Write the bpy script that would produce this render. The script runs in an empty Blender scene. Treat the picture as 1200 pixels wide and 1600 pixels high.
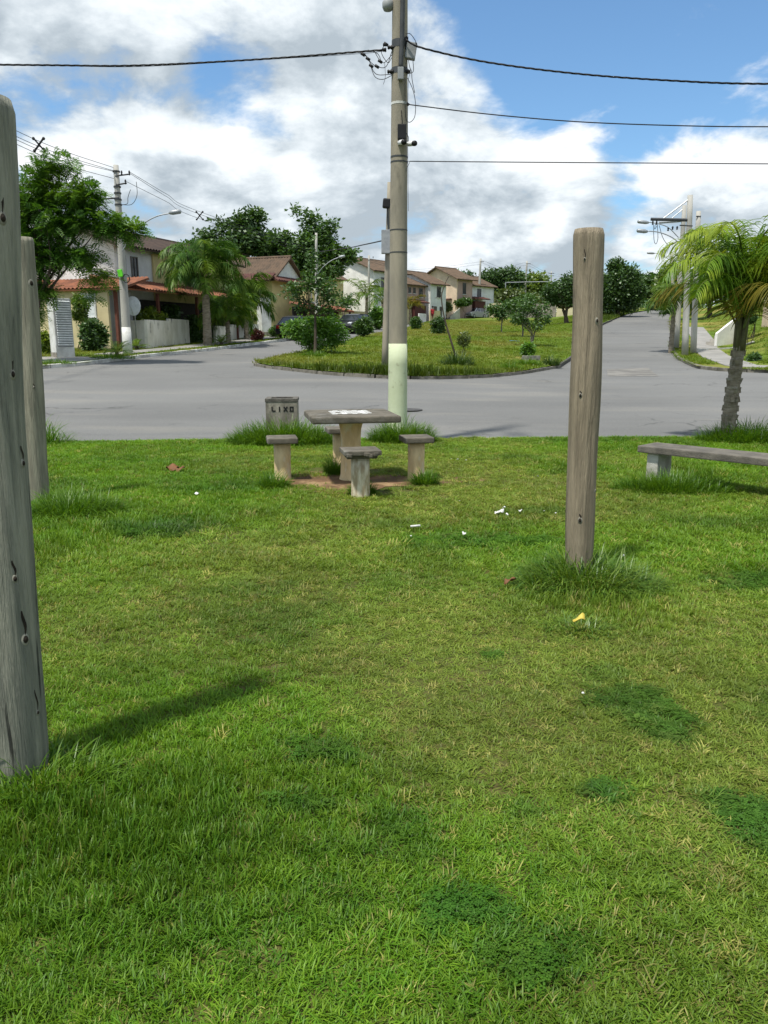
import bpy, bmesh, math, random
import numpy as np
from mathutils import Vector, Matrix
from mathutils.geometry import delaunay_2d_cdt

# ------------------------------------------------------------------ camera, sky, sun, exposure
scene = bpy.context.scene
FPX, PITCH, CAMZ = 1200.0, math.atan(265 / 1200), 1.5
cam_data = bpy.data.cameras.new('camera')
cam_data.sensor_fit = 'VERTICAL'; cam_data.sensor_height = 36.0; cam_data.lens = 27.0
cam_data.clip_start = 0.05; cam_data.clip_end = 3000
camera = bpy.data.objects.new('camera', cam_data)
camera.location = (0, 0, CAMZ); camera.rotation_euler = (math.pi / 2 - PITCH, 0, 0)
scene.collection.objects.link(camera); scene.camera = camera

SUN_EL = math.radians(67); SUN_H = Vector((-0.67, -0.74)).normalized()
SUN_DIR = Vector((SUN_H.x * math.cos(SUN_EL), SUN_H.y * math.cos(SUN_EL), math.sin(SUN_EL)))
sun_data = bpy.data.lights.new('sun', 'SUN'); sun_data.energy = 4.6; sun_data.angle = math.radians(3.5)
sun_data.color = (1.0, 0.95, 0.86)
sun = bpy.data.objects.new('sun', sun_data); scene.collection.objects.link(sun)
sun.rotation_euler = SUN_DIR.to_track_quat('Z', 'Y').to_euler()
scene.view_settings.view_transform = 'Standard'; scene.view_settings.look = 'None'
scene.view_settings.exposure = 0.17; scene.view_settings.gamma = 1.0
scene.cycles.max_bounces = 6; scene.cycles.transparent_max_bounces = 8
scene.cycles.diffuse_bounces = 3; scene.cycles.glossy_bounces = 2; scene.cycles.transmission_bounces = 4
scene.cycles.caustics_reflective = False; scene.cycles.caustics_refractive = False

def pix_ray(px, py):
    a = (px - 600) / FPX; b = (800 - py) / FPX
    c, s = math.cos(PITCH), math.sin(PITCH)
    return (a, c + b * s, -s + b * c)

world = bpy.data.worlds.new('World'); scene.world = world; world.use_nodes = True
wt = world.node_tree; wt.nodes.clear()
def wn(t, kind, **kw):
    n = t.nodes.new(kind)
    for k, v in kw.items(): setattr(n, k, v)
    return n
def vmath(t, op, a, b=None):
    n = wn(t, 'ShaderNodeVectorMath', operation=op)
    for i, s in enumerate((a, b)):
        if s is None: continue
        if hasattr(s, 'links'): t.links.new(s, n.inputs[i])
        else: n.inputs[i].default_value = s
    return n.outputs['Value'] if op in ('DOT_PRODUCT', 'LENGTH') else n.outputs['Vector']
def fmath(t, op, a, b=None, c=None, clamp=False):
    n = wn(t, 'ShaderNodeMath', operation=op, use_clamp=clamp)
    for i, s in enumerate((a, b, c)):
        if s is None: continue
        if hasattr(s, 'links'): t.links.new(s, n.inputs[i])
        else: n.inputs[i].default_value = s
    return n.outputs[0]
def maprange(t, v, a, b, c, d, smooth=True):
    n = wn(t, 'ShaderNodeMapRange', interpolation_type='SMOOTHSTEP' if smooth else 'LINEAR')
    t.links.new(v, n.inputs[0])
    for i, x in enumerate((a, b, c, d)): n.inputs[i + 1].default_value = x
    return n.outputs[0]

# the cloud banks: direction of each bank or gap, its angular size and how much cloud it adds or takes away
BANKS = [(1000, 20, 290, -.26), (1180, 90, 160, -.16), (840, 20, 110, -.16), (372, 152, 70, -.13), (110, 250, 90, -.04), (905, 165, 110, -.10), (250, 190, 70, -.06), (60, 30, 120, -.05), (300, 15, 70, -.05), (800, 335, 45, -.07), (620, 330, 60, -.05),
         (600, 90, 190, .10), (60, 130, 170, .09), (770, 290, 120, .10), (960, 280, 80, .08), (700, 70, 90, .13), (520, 230, 130, .08), (720, 205, 80, .15), (820, 265, 110, .14), (1110, 235, 100, .20), (1180, 190, 60, .12), (900, 305, 50, .13), (350, 280, 70, .12), (180, 90, 150, .07), (1120, 330, 110, .10), (560, 170, 80, .05), (330, 60, 120, .05)]
dg = bpy.data.node_groups.new('cloud_density', 'ShaderNodeTree')
dg.interface.new_socket('Vector', in_out='INPUT', socket_type='NodeSocketVector')
dg.interface.new_socket('Density', in_out='OUTPUT', socket_type='NodeSocketFloat')
gi, go = dg.nodes.new('NodeGroupInput'), dg.nodes.new('NodeGroupOutput')
D = vmath(dg, 'NORMALIZE', gi.outputs[0])
sep = wn(dg, 'ShaderNodeSeparateXYZ'); dg.links.new(D, sep.inputs[0])
inv = fmath(dg, 'DIVIDE', 1.0, fmath(dg, 'ADD', fmath(dg, 'ABSOLUTE', sep.outputs[2]), 0.55))
comb = wn(dg, 'ShaderNodeCombineXYZ')
dg.links.new(fmath(dg, 'MULTIPLY', sep.outputs[0], inv), comb.inputs[0])
dg.links.new(fmath(dg, 'MULTIPLY', sep.outputs[1], inv), comb.inputs[1])
dg.links.new(fmath(dg, 'MULTIPLY', sep.outputs[2], fmath(dg, 'MULTIPLY', inv, 1.7)), comb.inputs[2])
nz = wn(dg, 'ShaderNodeTexNoise'); nz.inputs['Scale'].default_value = 4.6; nz.inputs['Detail'].default_value = 10
nz.inputs['Roughness'].default_value = 0.58; nz.inputs['Distortion'].default_value = 0.2
dg.links.new(vmath(dg, 'ADD', comb.outputs[0], (3.7, 1.2, 0.4)), nz.inputs['Vector'])
acc = fmath(dg, 'MULTIPLY_ADD', nz.outputs[0], 1.5, -0.225)
for (px, py, r, amp) in BANKS:
    c = Vector(pix_ray(px, py)).normalized(); ang = r / FPX
    g = maprange(dg, vmath(dg, 'DOT_PRODUCT', D, tuple(c)), math.cos(ang * 1.35), math.cos(ang * 0.15), 0, amp)
    acc = fmath(dg, 'ADD', acc, g)
acc = fmath(dg, 'ADD', acc, maprange(dg, sep.outputs[2], 0.0, 0.34, 0.16, 0.02))     # cloud thickens towards the horizon
dg.links.new(acc, go.inputs[0])

tc = wn(wt, 'ShaderNodeTexCoord')
def density(vec):
    n = wn(wt, 'ShaderNodeGroup'); n.node_tree = dg; wt.links.new(vec, n.inputs[0]); return n.outputs[0]
d0 = density(tc.outputs['Generated'])
d1 = density(vmath(wt, 'ADD', tc.outputs['Generated'], (-0.025, -0.01, 0.045)))
alpha = maprange(wt, d0, 0.36, 0.60, 0, 1)
bill = wn(wt, 'ShaderNodeTexNoise'); bill.inputs['Scale'].default_value = 9.0; bill.inputs['Detail'].default_value = 7; bill.inputs['Roughness'].default_value = 0.6
wt.links.new(vmath(wt, 'MULTIPLY', tc.outputs['Generated'], (1.0, 1.0, 1.8)), bill.inputs['Vector'])
lit = fmath(wt, 'MULTIPLY_ADD', fmath(wt, 'SUBTRACT', d0, d1), 2.3, 0.45)
lit = fmath(wt, 'ADD', lit, fmath(wt, 'MULTIPLY_ADD', bill.outputs[0], 0.9, -0.45), clamp=True)
thick = maprange(wt, d0, 0.60, 0.95, 0.0, 0.12)
lit = fmath(wt, 'SUBTRACT', lit, thick, clamp=True)
ramp = wn(wt, 'ShaderNodeValToRGB'); wt.links.new(lit, ramp.inputs[0])
el = ramp.color_ramp.elements
el[0].position = 0.10; el[0].color = (0.43, 0.50, 0.56, 1)
el[1].position = 1.0; el[1].color = (0.97, 0.985, 1.0, 1)
e = el.new(0.46); e.color = (0.62, 0.69, 0.745, 1)
e = el.new(0.78); e.color = (0.84, 0.90, 0.94, 1)
sky = wn(wt, 'ShaderNodeTexSky', sky_type='NISHITA', sun_disc=False)
sky.sun_elevation = SUN_EL; sky.sun_rotation = math.atan2(SUN_H.x, SUN_H.y)
sky.air_density = 1.0; sky.dust_density = 0.6; sky.ozone_density = 1.6
bg_sky = wn(wt, 'ShaderNodeBackground'); bg_sky.inputs[1].default_value = 0.128; wt.links.new(vmath(wt, 'MULTIPLY', sky.outputs[0], (0.84, 1.08, 1.20)), bg_sky.inputs[0])
bg_cl = wn(wt, 'ShaderNodeBackground'); bg_cl.inputs[1].default_value = 1.0; wt.links.new(ramp.outputs[0], bg_cl.inputs[0])
mixw = wn(wt, 'ShaderNodeMixShader'); wt.links.new(alpha, mixw.inputs[0]); wt.links.new(bg_sky.outputs[0], mixw.inputs[1]); wt.links.new(bg_cl.outputs[0], mixw.inputs[2])
wo = wn(wt, 'ShaderNodeOutputWorld'); wt.links.new(mixw.outputs[0], wo.inputs[0])
world.cycles.sampling_method = 'MANUAL'; world.cycles.sample_map_resolution = 512

# ------------------------------------------------------------------ lie of the land
TY = [-50, 13, 18, 30, 40, 50, 70, 90, 120, 160, 300, 700]
TR = [-.1, -.1, 0.02, .35, .75, 1.45, 3.1, 4.6, 6.4, 8.2, 12, 14]
TL = [-.1, -.1, .1, .68, 1.15, 1.62, 2.6, 3.55, 5.0, 6.6, 11, 13]
_ys = np.arange(-60, 720, 1.0)
def _prof(T):
    v = np.interp(_ys, TY, T); k = np.hanning(9); k /= k.sum()
    return np.convolve(np.pad(v, 4, mode='edge'), k, mode='valid')
_PR, _PL = _prof(TR), _prof(TL)
def land(x, y):
    x = np.asarray(x, float); y = np.asarray(y, float)
    lo = np.maximum(0.28 * y - 9, -3.0)
    w = np.clip((x - lo) / 10, 0, 1); w = w * w * (3 - 2 * w)
    return np.interp(y, _ys, _PL) * (1 - w) + np.interp(y, _ys, _PR) * w
def G(px, py, dz=0.0):
    d = pix_ray(px, py); t = np.arange(1, 400, .04)
    zz = CAMZ + d[2] * t; hh = land(d[0] * t, d[1] * t) + dz
    i = int(np.argmax(zz < hh))
    if i == 0: raise ValueError('no ground at %s %s' % (px, py))
    return Vector((d[0] * t[i], d[1] * t[i], float(hh[i])))
def GL(px, py):                      # a point of the near lawn (level, z = 0)
    d = pix_ray(px, py); t = -CAMZ / d[2]
    return Vector((d[0] * t, d[1] * t, 0.0))
def at(px, py, Y):
    d = pix_ray(px, py); t = Y / d[1]
    return Vector((d[0] * t, Y, CAMZ + d[2] * t))
def on(px, Y, dz=0.12):              # ground point below picture column px at distance Y
    x = (px - 600) / FPX * (Y * math.cos(PITCH) + 0.0)
    for _ in range(3):
        z = float(land(x, Y)) + dz
        x = (px - 600) / FPX * (Y * math.cos(PITCH) - (z - CAMZ) * math.sin(PITCH))
    return Vector((x, Y, float(land(x, Y)) + dz))

# ------------------------------------------------------------------ helpers
col = scene.collection
rnd = random.Random(7)
nrg = np.random.default_rng(11)

def np_mesh(name, V, Fs):
    me = bpy.data.meshes.new(name)
    V = np.asarray(V, np.float32); Fs = np.asarray(Fs, np.int32); k = Fs.shape[1]
    me.vertices.add(len(V)); me.vertices.foreach_set('co', V.ravel())
    me.loops.add(Fs.size); me.loops.foreach_set('vertex_index', Fs.ravel())
    me.polygons.add(len(Fs)); me.polygons.foreach_set('loop_start', np.arange(0, Fs.size, k, dtype=np.int32))
    me.update(calc_edges=True)
    return me
class MB:
    def __init__(s): s.v = []; s.f = []
    def add(s, V, F):
        o = len(s.v); s.v += [tuple(p) for p in V]; s.f += [tuple(i + o for i in f) for f in F]; return s
    def box(s, c, d, rz=0.0, rx=0.0, ry=0.0):
        M = Matrix.Translation(Vector(c)) @ Matrix.Rotation(rz, 4, 'Z') @ Matrix.Rotation(ry, 4, 'Y') @ Matrix.Rotation(rx, 4, 'X')
        V = [M @ Vector((x * d[0] / 2, y * d[1] / 2, z * d[2] / 2)) for z in (-1, 1) for x, y in ((-1, -1), (1, -1), (1, 1), (-1, 1))]
        return s.add(V, [(3, 2, 1, 0), (4, 5, 6, 7), (0, 1, 5, 4), (1, 2, 6, 5), (2, 3, 7, 6), (3, 0, 4, 7)])
    def bx(s, x0, x1, y0, y1, z0, z1): return s.box(((x0 + x1) / 2, (y0 + y1) / 2, (z0 + z1) / 2), (x1 - x0, y1 - y0, z1 - z0))
    def tube(s, P, R, n=8, cap=True):
        P = [Vector(p) for p in P]
        if not hasattr(R, '__len__'): R = [R] * len(P)
        ref = None; rings = []
        for i, p in enumerate(P):
            t = (P[min(i + 1, len(P) - 1)] - P[max(i - 1, 0)]).normalized()
            if ref is None: ref = t.orthogonal().normalized()
            ref = (ref - t * ref.dot(t)).normalized(); b = t.cross(ref)
            rings.append([p + (ref * math.cos(2 * math.pi * k / n) + b * math.sin(2 * math.pi * k / n)) * R[i] for k in range(n)])
        V = [q for r in rings for q in r]; F = []
        for i in range(len(P) - 1):
            for k in range(n): F.append((i * n + k, i * n + (k + 1) % n, (i + 1) * n + (k + 1) % n, (i + 1) * n + k))
        if cap: F.append(tuple(range(n - 1, -1, -1))); F.append(tuple((len(P) - 1) * n + k for k in range(n)))
        return s.add(V, F)
    def lathe(s, prof, n=16, c=(0, 0, 0), axis='Z'):
        V = []; F = []
        for (r, z) in prof:
            for k in range(n):
                a = 2 * math.pi * k / n; p = (r * math.cos(a), r * math.sin(a), z)
                if axis == 'Y': p = (p[0], p[2], p[1])
                if axis == 'X': p = (p[2], p[0], p[1])
                V.append((p[0] + c[0], p[1] + c[1], p[2] + c[2]))
        for i in range(len(prof) - 1):
            for k in range(n): F.append((i * n + k, i * n + (k + 1) % n, (i + 1) * n + (k + 1) % n, (i + 1) * n + k))
        F.append(tuple(range(n - 1, -1, -1))); F.append(tuple((len(prof) - 1) * n + k for k in range(n)))
        return s.add(V, F)
    def prism(s, poly, vec):                    # closed polygon of 3D points pushed along vec
        n = len(poly); vec = Vector(vec); A = [Vector(p) for p in poly]
        return s.add(A + [p + vec for p in A], [tuple(range(n - 1, -1, -1)), tuple(range(n, 2 * n))] + [(i, (i + 1) % n, n + (i + 1) % n, n + i) for i in range(n)])
    def build(s, name, m, parent=None, smooth=False, bevel=0.0, seg=2, loc=None, rz=0.0):
        me = bpy.data.meshes.new(name); me.from_pydata(s.v, [], s.f)
        bm = bmesh.new(); bm.from_mesh(me)
        bmesh.ops.recalc_face_normals(bm, faces=bm.faces)
        if bevel:
            es = [e for e in bm.edges if len(e.link_faces) == 2 and e.calc_face_angle(0) > 0.5]
            bmesh.ops.bevel(bm, geom=es, offset=bevel, segments=seg, affect='EDGES', profile=0.6)
        bm.to_mesh(me); bm.free()
        if smooth: me.polygons.foreach_set('use_smooth', [True] * len(me.polygons))
        return link(name, me, m, parent, loc, rz)
def link(name, me, m, parent=None, loc=None, rz=0.0):
    o = bpy.data.objects.new(name, me); col.objects.link(o)
    if m is not None and not len(me.materials): me.materials.append(m)
    if parent is not None: o.parent = parent
    if loc is not None: o.location = loc
    if rz: o.rotation_euler = (0, 0, rz)
    return o
def tag(o, label=None, cat=None, group=None, kind=None):
    if label: o['label'] = label
    if cat: o['category'] = cat
    if group: o['group'] = group
    if kind: o['kind'] = kind
    return o
def thing(name, label, cat, loc=(0, 0, 0), rz=0.0, group=None):
    o = bpy.data.objects.new(name, None); col.objects.link(o); o.empty_display_size = 0.2
    o.location = loc; o.rotation_euler = (0, 0, rz)
    return tag(o, label, cat, group)

def spline(P, n=8):
    P = [Vector(p) for p in P]; out = []
    Q = [P[0] * 2 - P[1]] + P + [P[-1] * 2 - P[-2]]
    for i in range(1, len(Q) - 2):
        for k in range(n):
            t = k / n; a, b, c, d = Q[i - 1], Q[i], Q[i + 1], Q[i + 2]
            out.append(0.5 * ((2 * b) + (c - a) * t + (2 * a - 5 * b + 4 * c - d) * t * t + (3 * b - a - 3 * c + d) * t ** 3))
    out.append(P[-1]); return out

# ------------------------------------------------------------------ materials
MATS = {}
def mat(name, c, rough=0.8, c2=None, scale=4.0, bump=0.0, bscale=30.0, stretch=(1, 1, 1), metal=0.0, detail=6, c3=None, scale3=1.0, lo=0.35, hi=0.65, lo3=0.5, hi3=0.7, spec=0.3, world_co=False):
    if name in MATS: return MATS[name]
    m = bpy.data.materials.new(name); m.use_nodes = True; t = m.node_tree; b = t.nodes['Principled BSDF']
    b.inputs['Roughness'].default_value = rough; b.inputs['Metallic'].default_value = metal
    b.inputs['Specular IOR Level'].default_value = spec
    tcn = wn(t, 'ShaderNodeTexCoord'); src = tcn.outputs['Object']
    if world_co: src = wn(t, 'ShaderNodeNewGeometry').outputs['Position']
    mp = wn(t, 'ShaderNodeMapping'); mp.inputs['Scale'].default_value = stretch; t.links.new(src, mp.inputs[0])
    def noise(sc, det=detail):
        n = wn(t, 'ShaderNodeTexNoise'); n.inputs['Scale'].default_value = sc; n.inputs['Detail'].default_value = det
        n.inputs['Roughness'].default_value = 0.62; t.links.new(mp.outputs[0], n.inputs['Vector']); return n.outputs[0]
    if c2 is None: c2 = tuple(x * 0.78 for x in c)
    mx = wn(t, 'ShaderNodeMix', data_type='RGBA'); mx.inputs[6].default_value = (*c, 1); mx.inputs[7].default_value = (*c2, 1)
    t.links.new(maprange(t, noise(scale), lo, hi, 0, 1), mx.inputs[0]); out = mx.outputs[2]
    if c3 is not None:
        m3 = wn(t, 'ShaderNodeMix', data_type='RGBA'); m3.inputs[7].default_value = (*c3, 1); t.links.new(out, m3.inputs[6])
        t.links.new(maprange(t, noise(scale3), lo3, hi3, 0, 1), m3.inputs[0]); out = m3.outputs[2]
    t.links.new(out, b.inputs['Base Color'])
    if bump:
        bn = wn(t, 'ShaderNodeBump'); bn.inputs['Strength'].default_value = bump; bn.inputs['Distance'].default_value = 0.02
        t.links.new(noise(bscale, 4), bn.inputs['Height']); t.links.new(bn.outputs[0], b.inputs['Normal'])
    MATS[name] = m; return m
def leaf_mat(name, c, c2, trans=0.35, rough=0.5, gloss=0.06, patch=None, attr=False):
    """leaf: per-leaf colour between c and c2, light coming through"""
    if name in MATS: return MATS[name]
    m = bpy.data.materials.new(name); m.use_nodes = True; t = m.node_tree; t.nodes.clear()
    geo = wn(t, 'ShaderNodeNewGeometry'); mx = wn(t, 'ShaderNodeMix', data_type='RGBA')
    if attr:
        a = wn(t, 'ShaderNodeAttribute', attribute_type='INSTANCER', attribute_name='tint')
        t.links.new(a.outputs['Color'], mx.inputs[6])
        dk = vmath(t, 'MULTIPLY', a.outputs['Color'], c2); t.links.new(dk, mx.inputs[7])
    else:
        mx.inputs[6].default_value = (*c, 1); mx.inputs[7].default_value = (*c2, 1)
    t.links.new(geo.outputs['Random Per Island'], mx.inputs[0]); out = mx.outputs[2]
    if patch:
        n = wn(t, 'ShaderNodeTexNoise'); n.inputs['Scale'].default_value = patch[1]; n.inputs['Detail'].default_value = 3
        t.links.new(geo.outputs['Position'], n.inputs['Vector'])
        m2 = wn(t, 'ShaderNodeMix', data_type='RGBA'); m2.inputs[7].default_value = (*patch[0], 1); t.links.new(out, m2.inputs[6])
        t.links.new(maprange(t, n.outputs[0], 0.45, 0.65, 0, 1), m2.inputs[0]); out = m2.outputs[2]
    df = wn(t, 'ShaderNodeBsdfDiffuse'); tr = wn(t, 'ShaderNodeBsdfTranslucent'); gl = wn(t, 'ShaderNodeBsdfGlossy')
    gl.inputs['Roughness'].default_value = rough; gl.inputs['Color'].default_value = (0.9, 0.95, 0.9, 1)
    t.links.new(out, df.inputs[0])
    tl = vmath(t, 'MULTIPLY', out, (1.25, 1.15, 0.6)); t.links.new(tl, tr.inputs[0])
    m1 = wn(t, 'ShaderNodeMixShader'); m1.inputs[0].default_value = trans; t.links.new(df.outputs[0], m1.inputs[1]); t.links.new(tr.outputs[0], m1.inputs[2])
    m3 = wn(t, 'ShaderNodeMixShader'); m3.inputs[0].default_value = gloss; t.links.new(m1.outputs[0], m3.inputs[1]); t.links.new(gl.outputs[0], m3.inputs[2])
    o = wn(t, 'ShaderNodeOutputMaterial'); t.links.new(m3.outputs[0], o.inputs[0])
    MATS[name] = m; return m
# ------------------------------------------------------------------ the setting: ground, road, lawn, verges, kerbs
TL[8], TL[9] = 5.25, 7.2
_PL = _prof(TL)
def smooth(x): x = np.clip(x, 0, 1); return x * x * (3 - 2 * x)
_sn = np.random.default_rng(5).random((64, 64))
def vnoise(x, y, sc, oct=3):
    x = np.asarray(x, float); y = np.asarray(y, float); r = np.zeros_like(x); a = 1.0; tot = 0
    for o in range(oct):
        u, v = x * sc + 13.7 * o, y * sc + 7.3 * o
        i, j = np.floor(u).astype(int), np.floor(v).astype(int); fu, fv = smooth(u - i), smooth(v - j)
        g = lambda p, q: _sn[p % 64, q % 64]
        r += a * ((g(i, j) * (1 - fu) + g(i + 1, j) * fu) * (1 - fv) + (g(i, j + 1) * (1 - fu) + g(i + 1, j + 1) * fu) * fv)
        tot += a; a *= 0.5; sc *= 2.0
    return r / tot
ISLAND = [(-4.93, 30.4), (-4.75, 29.3), (-4.2, 28.3), (-3.63, 27.6), (-2.13, 25.9), (-1, 25.0), (0, 24.6), (1.1, 24.6), (2.06, 25.0), (3.1, 25.7), (3.94, 26.6), (4.95, 28.1), (5.84, 29.7), (7.1, 32.0), (9.1, 38.1), (13.5, 52),
          (18.9, 68.7), (29.2, 93.8), (38, 113), (44, 126), (14.5, 126), (11.5, 117), (9.0, 110), (4.8, 93), (2.2, 74), (-0.1, 61.5), (-1.6, 54.7), (-2.35, 46), (-3.7, 37.3), (-4.4, 33.3)]
LKERB = [(-58, 25.5), (-30, 26.4), (-12.3, 27.7), (-11.2, 29.6), (-10.5, 33.3), (-8.6, 38.9), (-6.9, 45.9), (-6.1, 50), (-4.8, 57.9), (-3.4, 64.2), (-1.6, 72), (1, 90), (4.5, 106), (7.5, 118), (10.5, 127)]
RKERB = [(66, 26.5), (40, 27.6), (22, 29.0), (14.7, 29.8), (13.2, 30.9), (12.9, 32.2), (13.14, 33.4), (14.3, 38.2), (16.6, 45.5), (19.5, 53.2), (23.2, 64), (27.7, 77), (34.5, 95), (42, 113), (49, 127)]
_rk = sorted([p for p in RKERB if p[1] > 30.9], key=lambda p: p[1])
def bank(x, y):
    k = np.interp(y, [p[1] for p in _rk], [p[0] for p in _rk])
    fade = smooth((np.asarray(y) - 31.5) / 4)
    return 1.9 * smooth((np.asarray(x) - (k + 2.9)) / 6.0) * fade
z_road = lambda x, y: land(x, y)
z_block = lambda x, y: land(x, y) + 0.12
z_right = lambda x, y: land(x, y) + 0.12 + bank(x, y)
z_lawn = lambda x, y: 0.035 * (vnoise(x, y, 0.55, 2) - 0.5) * smooth((12.0 - np.asarray(y)) / 2)
def inside(poly, x, y):
    x = np.asarray(x); y = np.asarray(y); r = np.zeros(x.shape, bool); n = len(poly)
    for i in range(n):
        (x1, y1), (x2, y2) = poly[i], poly[(i + 1) % n]
        c = ((y1 > y) != (y2 > y)) & (x < (x2 - x1) * (y - y1) / ((y2 - y1) if y2 != y1 else 1e-9) + x1); r ^= c
    return r
def densify(poly, step, closed=True):
    out = []; n = len(poly)
    for i in range(n if closed else n - 1):
        a, b = Vector(poly[i][:2]), Vector(poly[(i + 1) % n][:2]); k = max(1, int((b - a).length / step))
        out += [tuple(a.lerp(b, j / k)) for j in range(k)]
    if not closed: out.append(tuple(poly[-1][:2]))
    return out
def sheet(name, poly, zf, m, step=2.0, bstep=1.0, kind='structure', parent=None):
    B = densify(poly, bstep); xs = [p[0] for p in B]; ys = [p[1] for p in B]
    gx, gy = np.meshgrid(np.arange(min(xs), max(xs), step), np.arange(min(ys), max(ys), step)); gx, gy = gx.ravel(), gy.ravel()
    k = inside(B, gx, gy); P = [Vector(p) for p in B] + [Vector(p) for p in zip(gx[k], gy[k])]
    nb = len(B)
    r = delaunay_2d_cdt(P, [(i, (i + 1) % nb) for i in range(nb)], [], 1, 1e-4)
    V2 = np.array([tuple(p) for p in r[0]]); Z = zf(V2[:, 0], V2[:, 1])
    me = bpy.data.meshes.new(name); me.from_pydata(np.column_stack([V2, Z]).tolist(), [], [f[::1] for f in r[2]])
    bm = bmesh.new(); bm.from_mesh(me); bmesh.ops.recalc_face_normals(bm, faces=bm.faces)
    if sum(f.normal.z for f in bm.faces) < 0: bmesh.ops.reverse_faces(bm, faces=bm.faces)
    bm.to_mesh(me); bm.free(); me.polygons.foreach_set('use_smooth', [True] * len(me.polygons))
    o = link(name, me, m, parent)
    if parent is None: tag(o, kind=kind)
    return o
def grid(name, x0, x1, y0, y1, step, zf, m):
    xs, ys = np.arange(x0, x1 + .01, step), np.arange(y0, y1 + .01, step); gx, gy = np.meshgrid(xs, ys); nx = len(xs)
    i, j = np.meshgrid(np.arange(nx - 1), np.arange(len(ys) - 1)); a = (j * nx + i).ravel()
    me = np_mesh(name, np.column_stack([gx.ravel(), gy.ravel(), zf(gx.ravel(), gy.ravel())]), np.column_stack([a, a + 1, a + nx + 1, a + nx]))
    me.polygons.foreach_set('use_smooth', [True] * len(me.polygons))
    return tag(link(name, me, m), kind='structure')
def offset(poly, d):               # to the left of the walking direction
    out = []
    for i, p in enumerate(poly):
        a, b = Vector(poly[max(i - 1, 0)]), Vector(poly[min(i + 1, len(poly) - 1)]); t = (b - a).normalized()
        out.append((p[0] - t.y * d, p[1] + t.x * d))
    return out

M_grassland = mat('grass_ground', (0.115, 0.175, 0.022), 0.95, (0.08, 0.135, 0.018), 0.5, c3=(0.235, 0.205, 0.055), scale3=0.16, lo3=0.46, hi3=0.66, bump=0.6, bscale=14, world_co=True, spec=0.1)
M_soil = mat('lawn_soil', (0.060, 0.085, 0.014), 0.95, (0.095, 0.088, 0.03), 6.0, bump=0.8, bscale=50, world_co=True, spec=0.1)
M_asphalt = mat('asphalt', (0.170, 0.171, 0.166), 0.92, (0.150, 0.151, 0.148), 0.35, c3=(0.192, 0.188, 0.175), scale3=0.55, lo3=0.50, hi3=0.68, stretch=(0.28, 1.2, 1), world_co=True, spec=0.12)
def wear(m):                      # speckled stone, hairline cracks, oil spots
    t = m.node_tree; b = t.nodes['Principled BSDF']; src = b.inputs['Base Color'].links[0].from_socket
    geo = wn(t, 'ShaderNodeNewGeometry')
    def noise(sc, det=3):
        n = wn(t, 'ShaderNodeTexNoise'); n.inputs['Scale'].default_value = sc; n.inputs['Detail'].default_value = det; t.links.new(geo.outputs['Position'], n.inputs['Vector']); return n.outputs[0]
    vo = wn(t, 'ShaderNodeTexVoronoi', feature='DISTANCE_TO_EDGE'); vo.inputs['Scale'].default_value = 0.33; vo.inputs['Randomness'].default_value = 1.0
    wob = wn(t, 'ShaderNodeTexNoise'); wob.inputs['Scale'].default_value = 1.3; wob.inputs['Detail'].default_value = 6; t.links.new(geo.outputs['Position'], wob.inputs['Vector'])
    t.links.new(vmath(t, 'ADD', geo.outputs['Position'], vmath(t, 'MULTIPLY', wob.outputs['Color'], (1.4, 1.4, 0))), vo.inputs['Vector'])
    crack = fmath(t, 'MULTIPLY', maprange(t, vo.outputs['Distance'], 0.004, 0.014, 1, 0), maprange(t, noise(0.22), 0.50, 0.62, 0, 0.35))
    spots = maprange(t, noise(0.9, 5), 0.66, 0.76, 0, 0.2)
    f = fmath(t, 'SUBTRACT', 1.0, fmath(t, 'MAXIMUM', crack, spots))
    f = fmath(t, 'MULTIPLY', f, maprange(t, noise(70, 2), 0.3, 0.7, 0.80, 1.2)); f = fmath(t, 'MULTIPLY', f, maprange(t, noise(0.13, 4), 0.35, 0.65, 0.92, 1.07))
    mx = vmath(t, 'MULTIPLY', src, (1, 1, 1)); n = mx.node
    cb = wn(t, 'ShaderNodeCombineXYZ')
    for i in range(3): t.links.new(f, cb.inputs[i])
    t.links.new(cb.outputs[0], n.inputs[1]); t.links.new(mx, b.inputs['Base Color'])
wear(M_asphalt)
M_walk = mat('pavement_concrete', (0.30, 0.29, 0.27), 0.9, (0.22, 0.215, 0.20), 1.1, bump=0.2, bscale=60, world_co=True)
M_kerb_w = mat('kerb_whitewash', (0.62, 0.62, 0.58), 0.85, (0.36, 0.35, 0.32), 2.5, bump=0.3, bscale=40)
M_kerb_g = mat('kerb_grey', (0.22, 0.205, 0.17), 0.9, (0.10, 0.095, 0.075), 3.0, bump=0.3, bscale=40)
M_kerb_d = mat('kerb_dark', (0.10, 0.095, 0.085), 0.9, (0.06, 0.058, 0.052), 3.0, bump=0.3, bscale=40)

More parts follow.
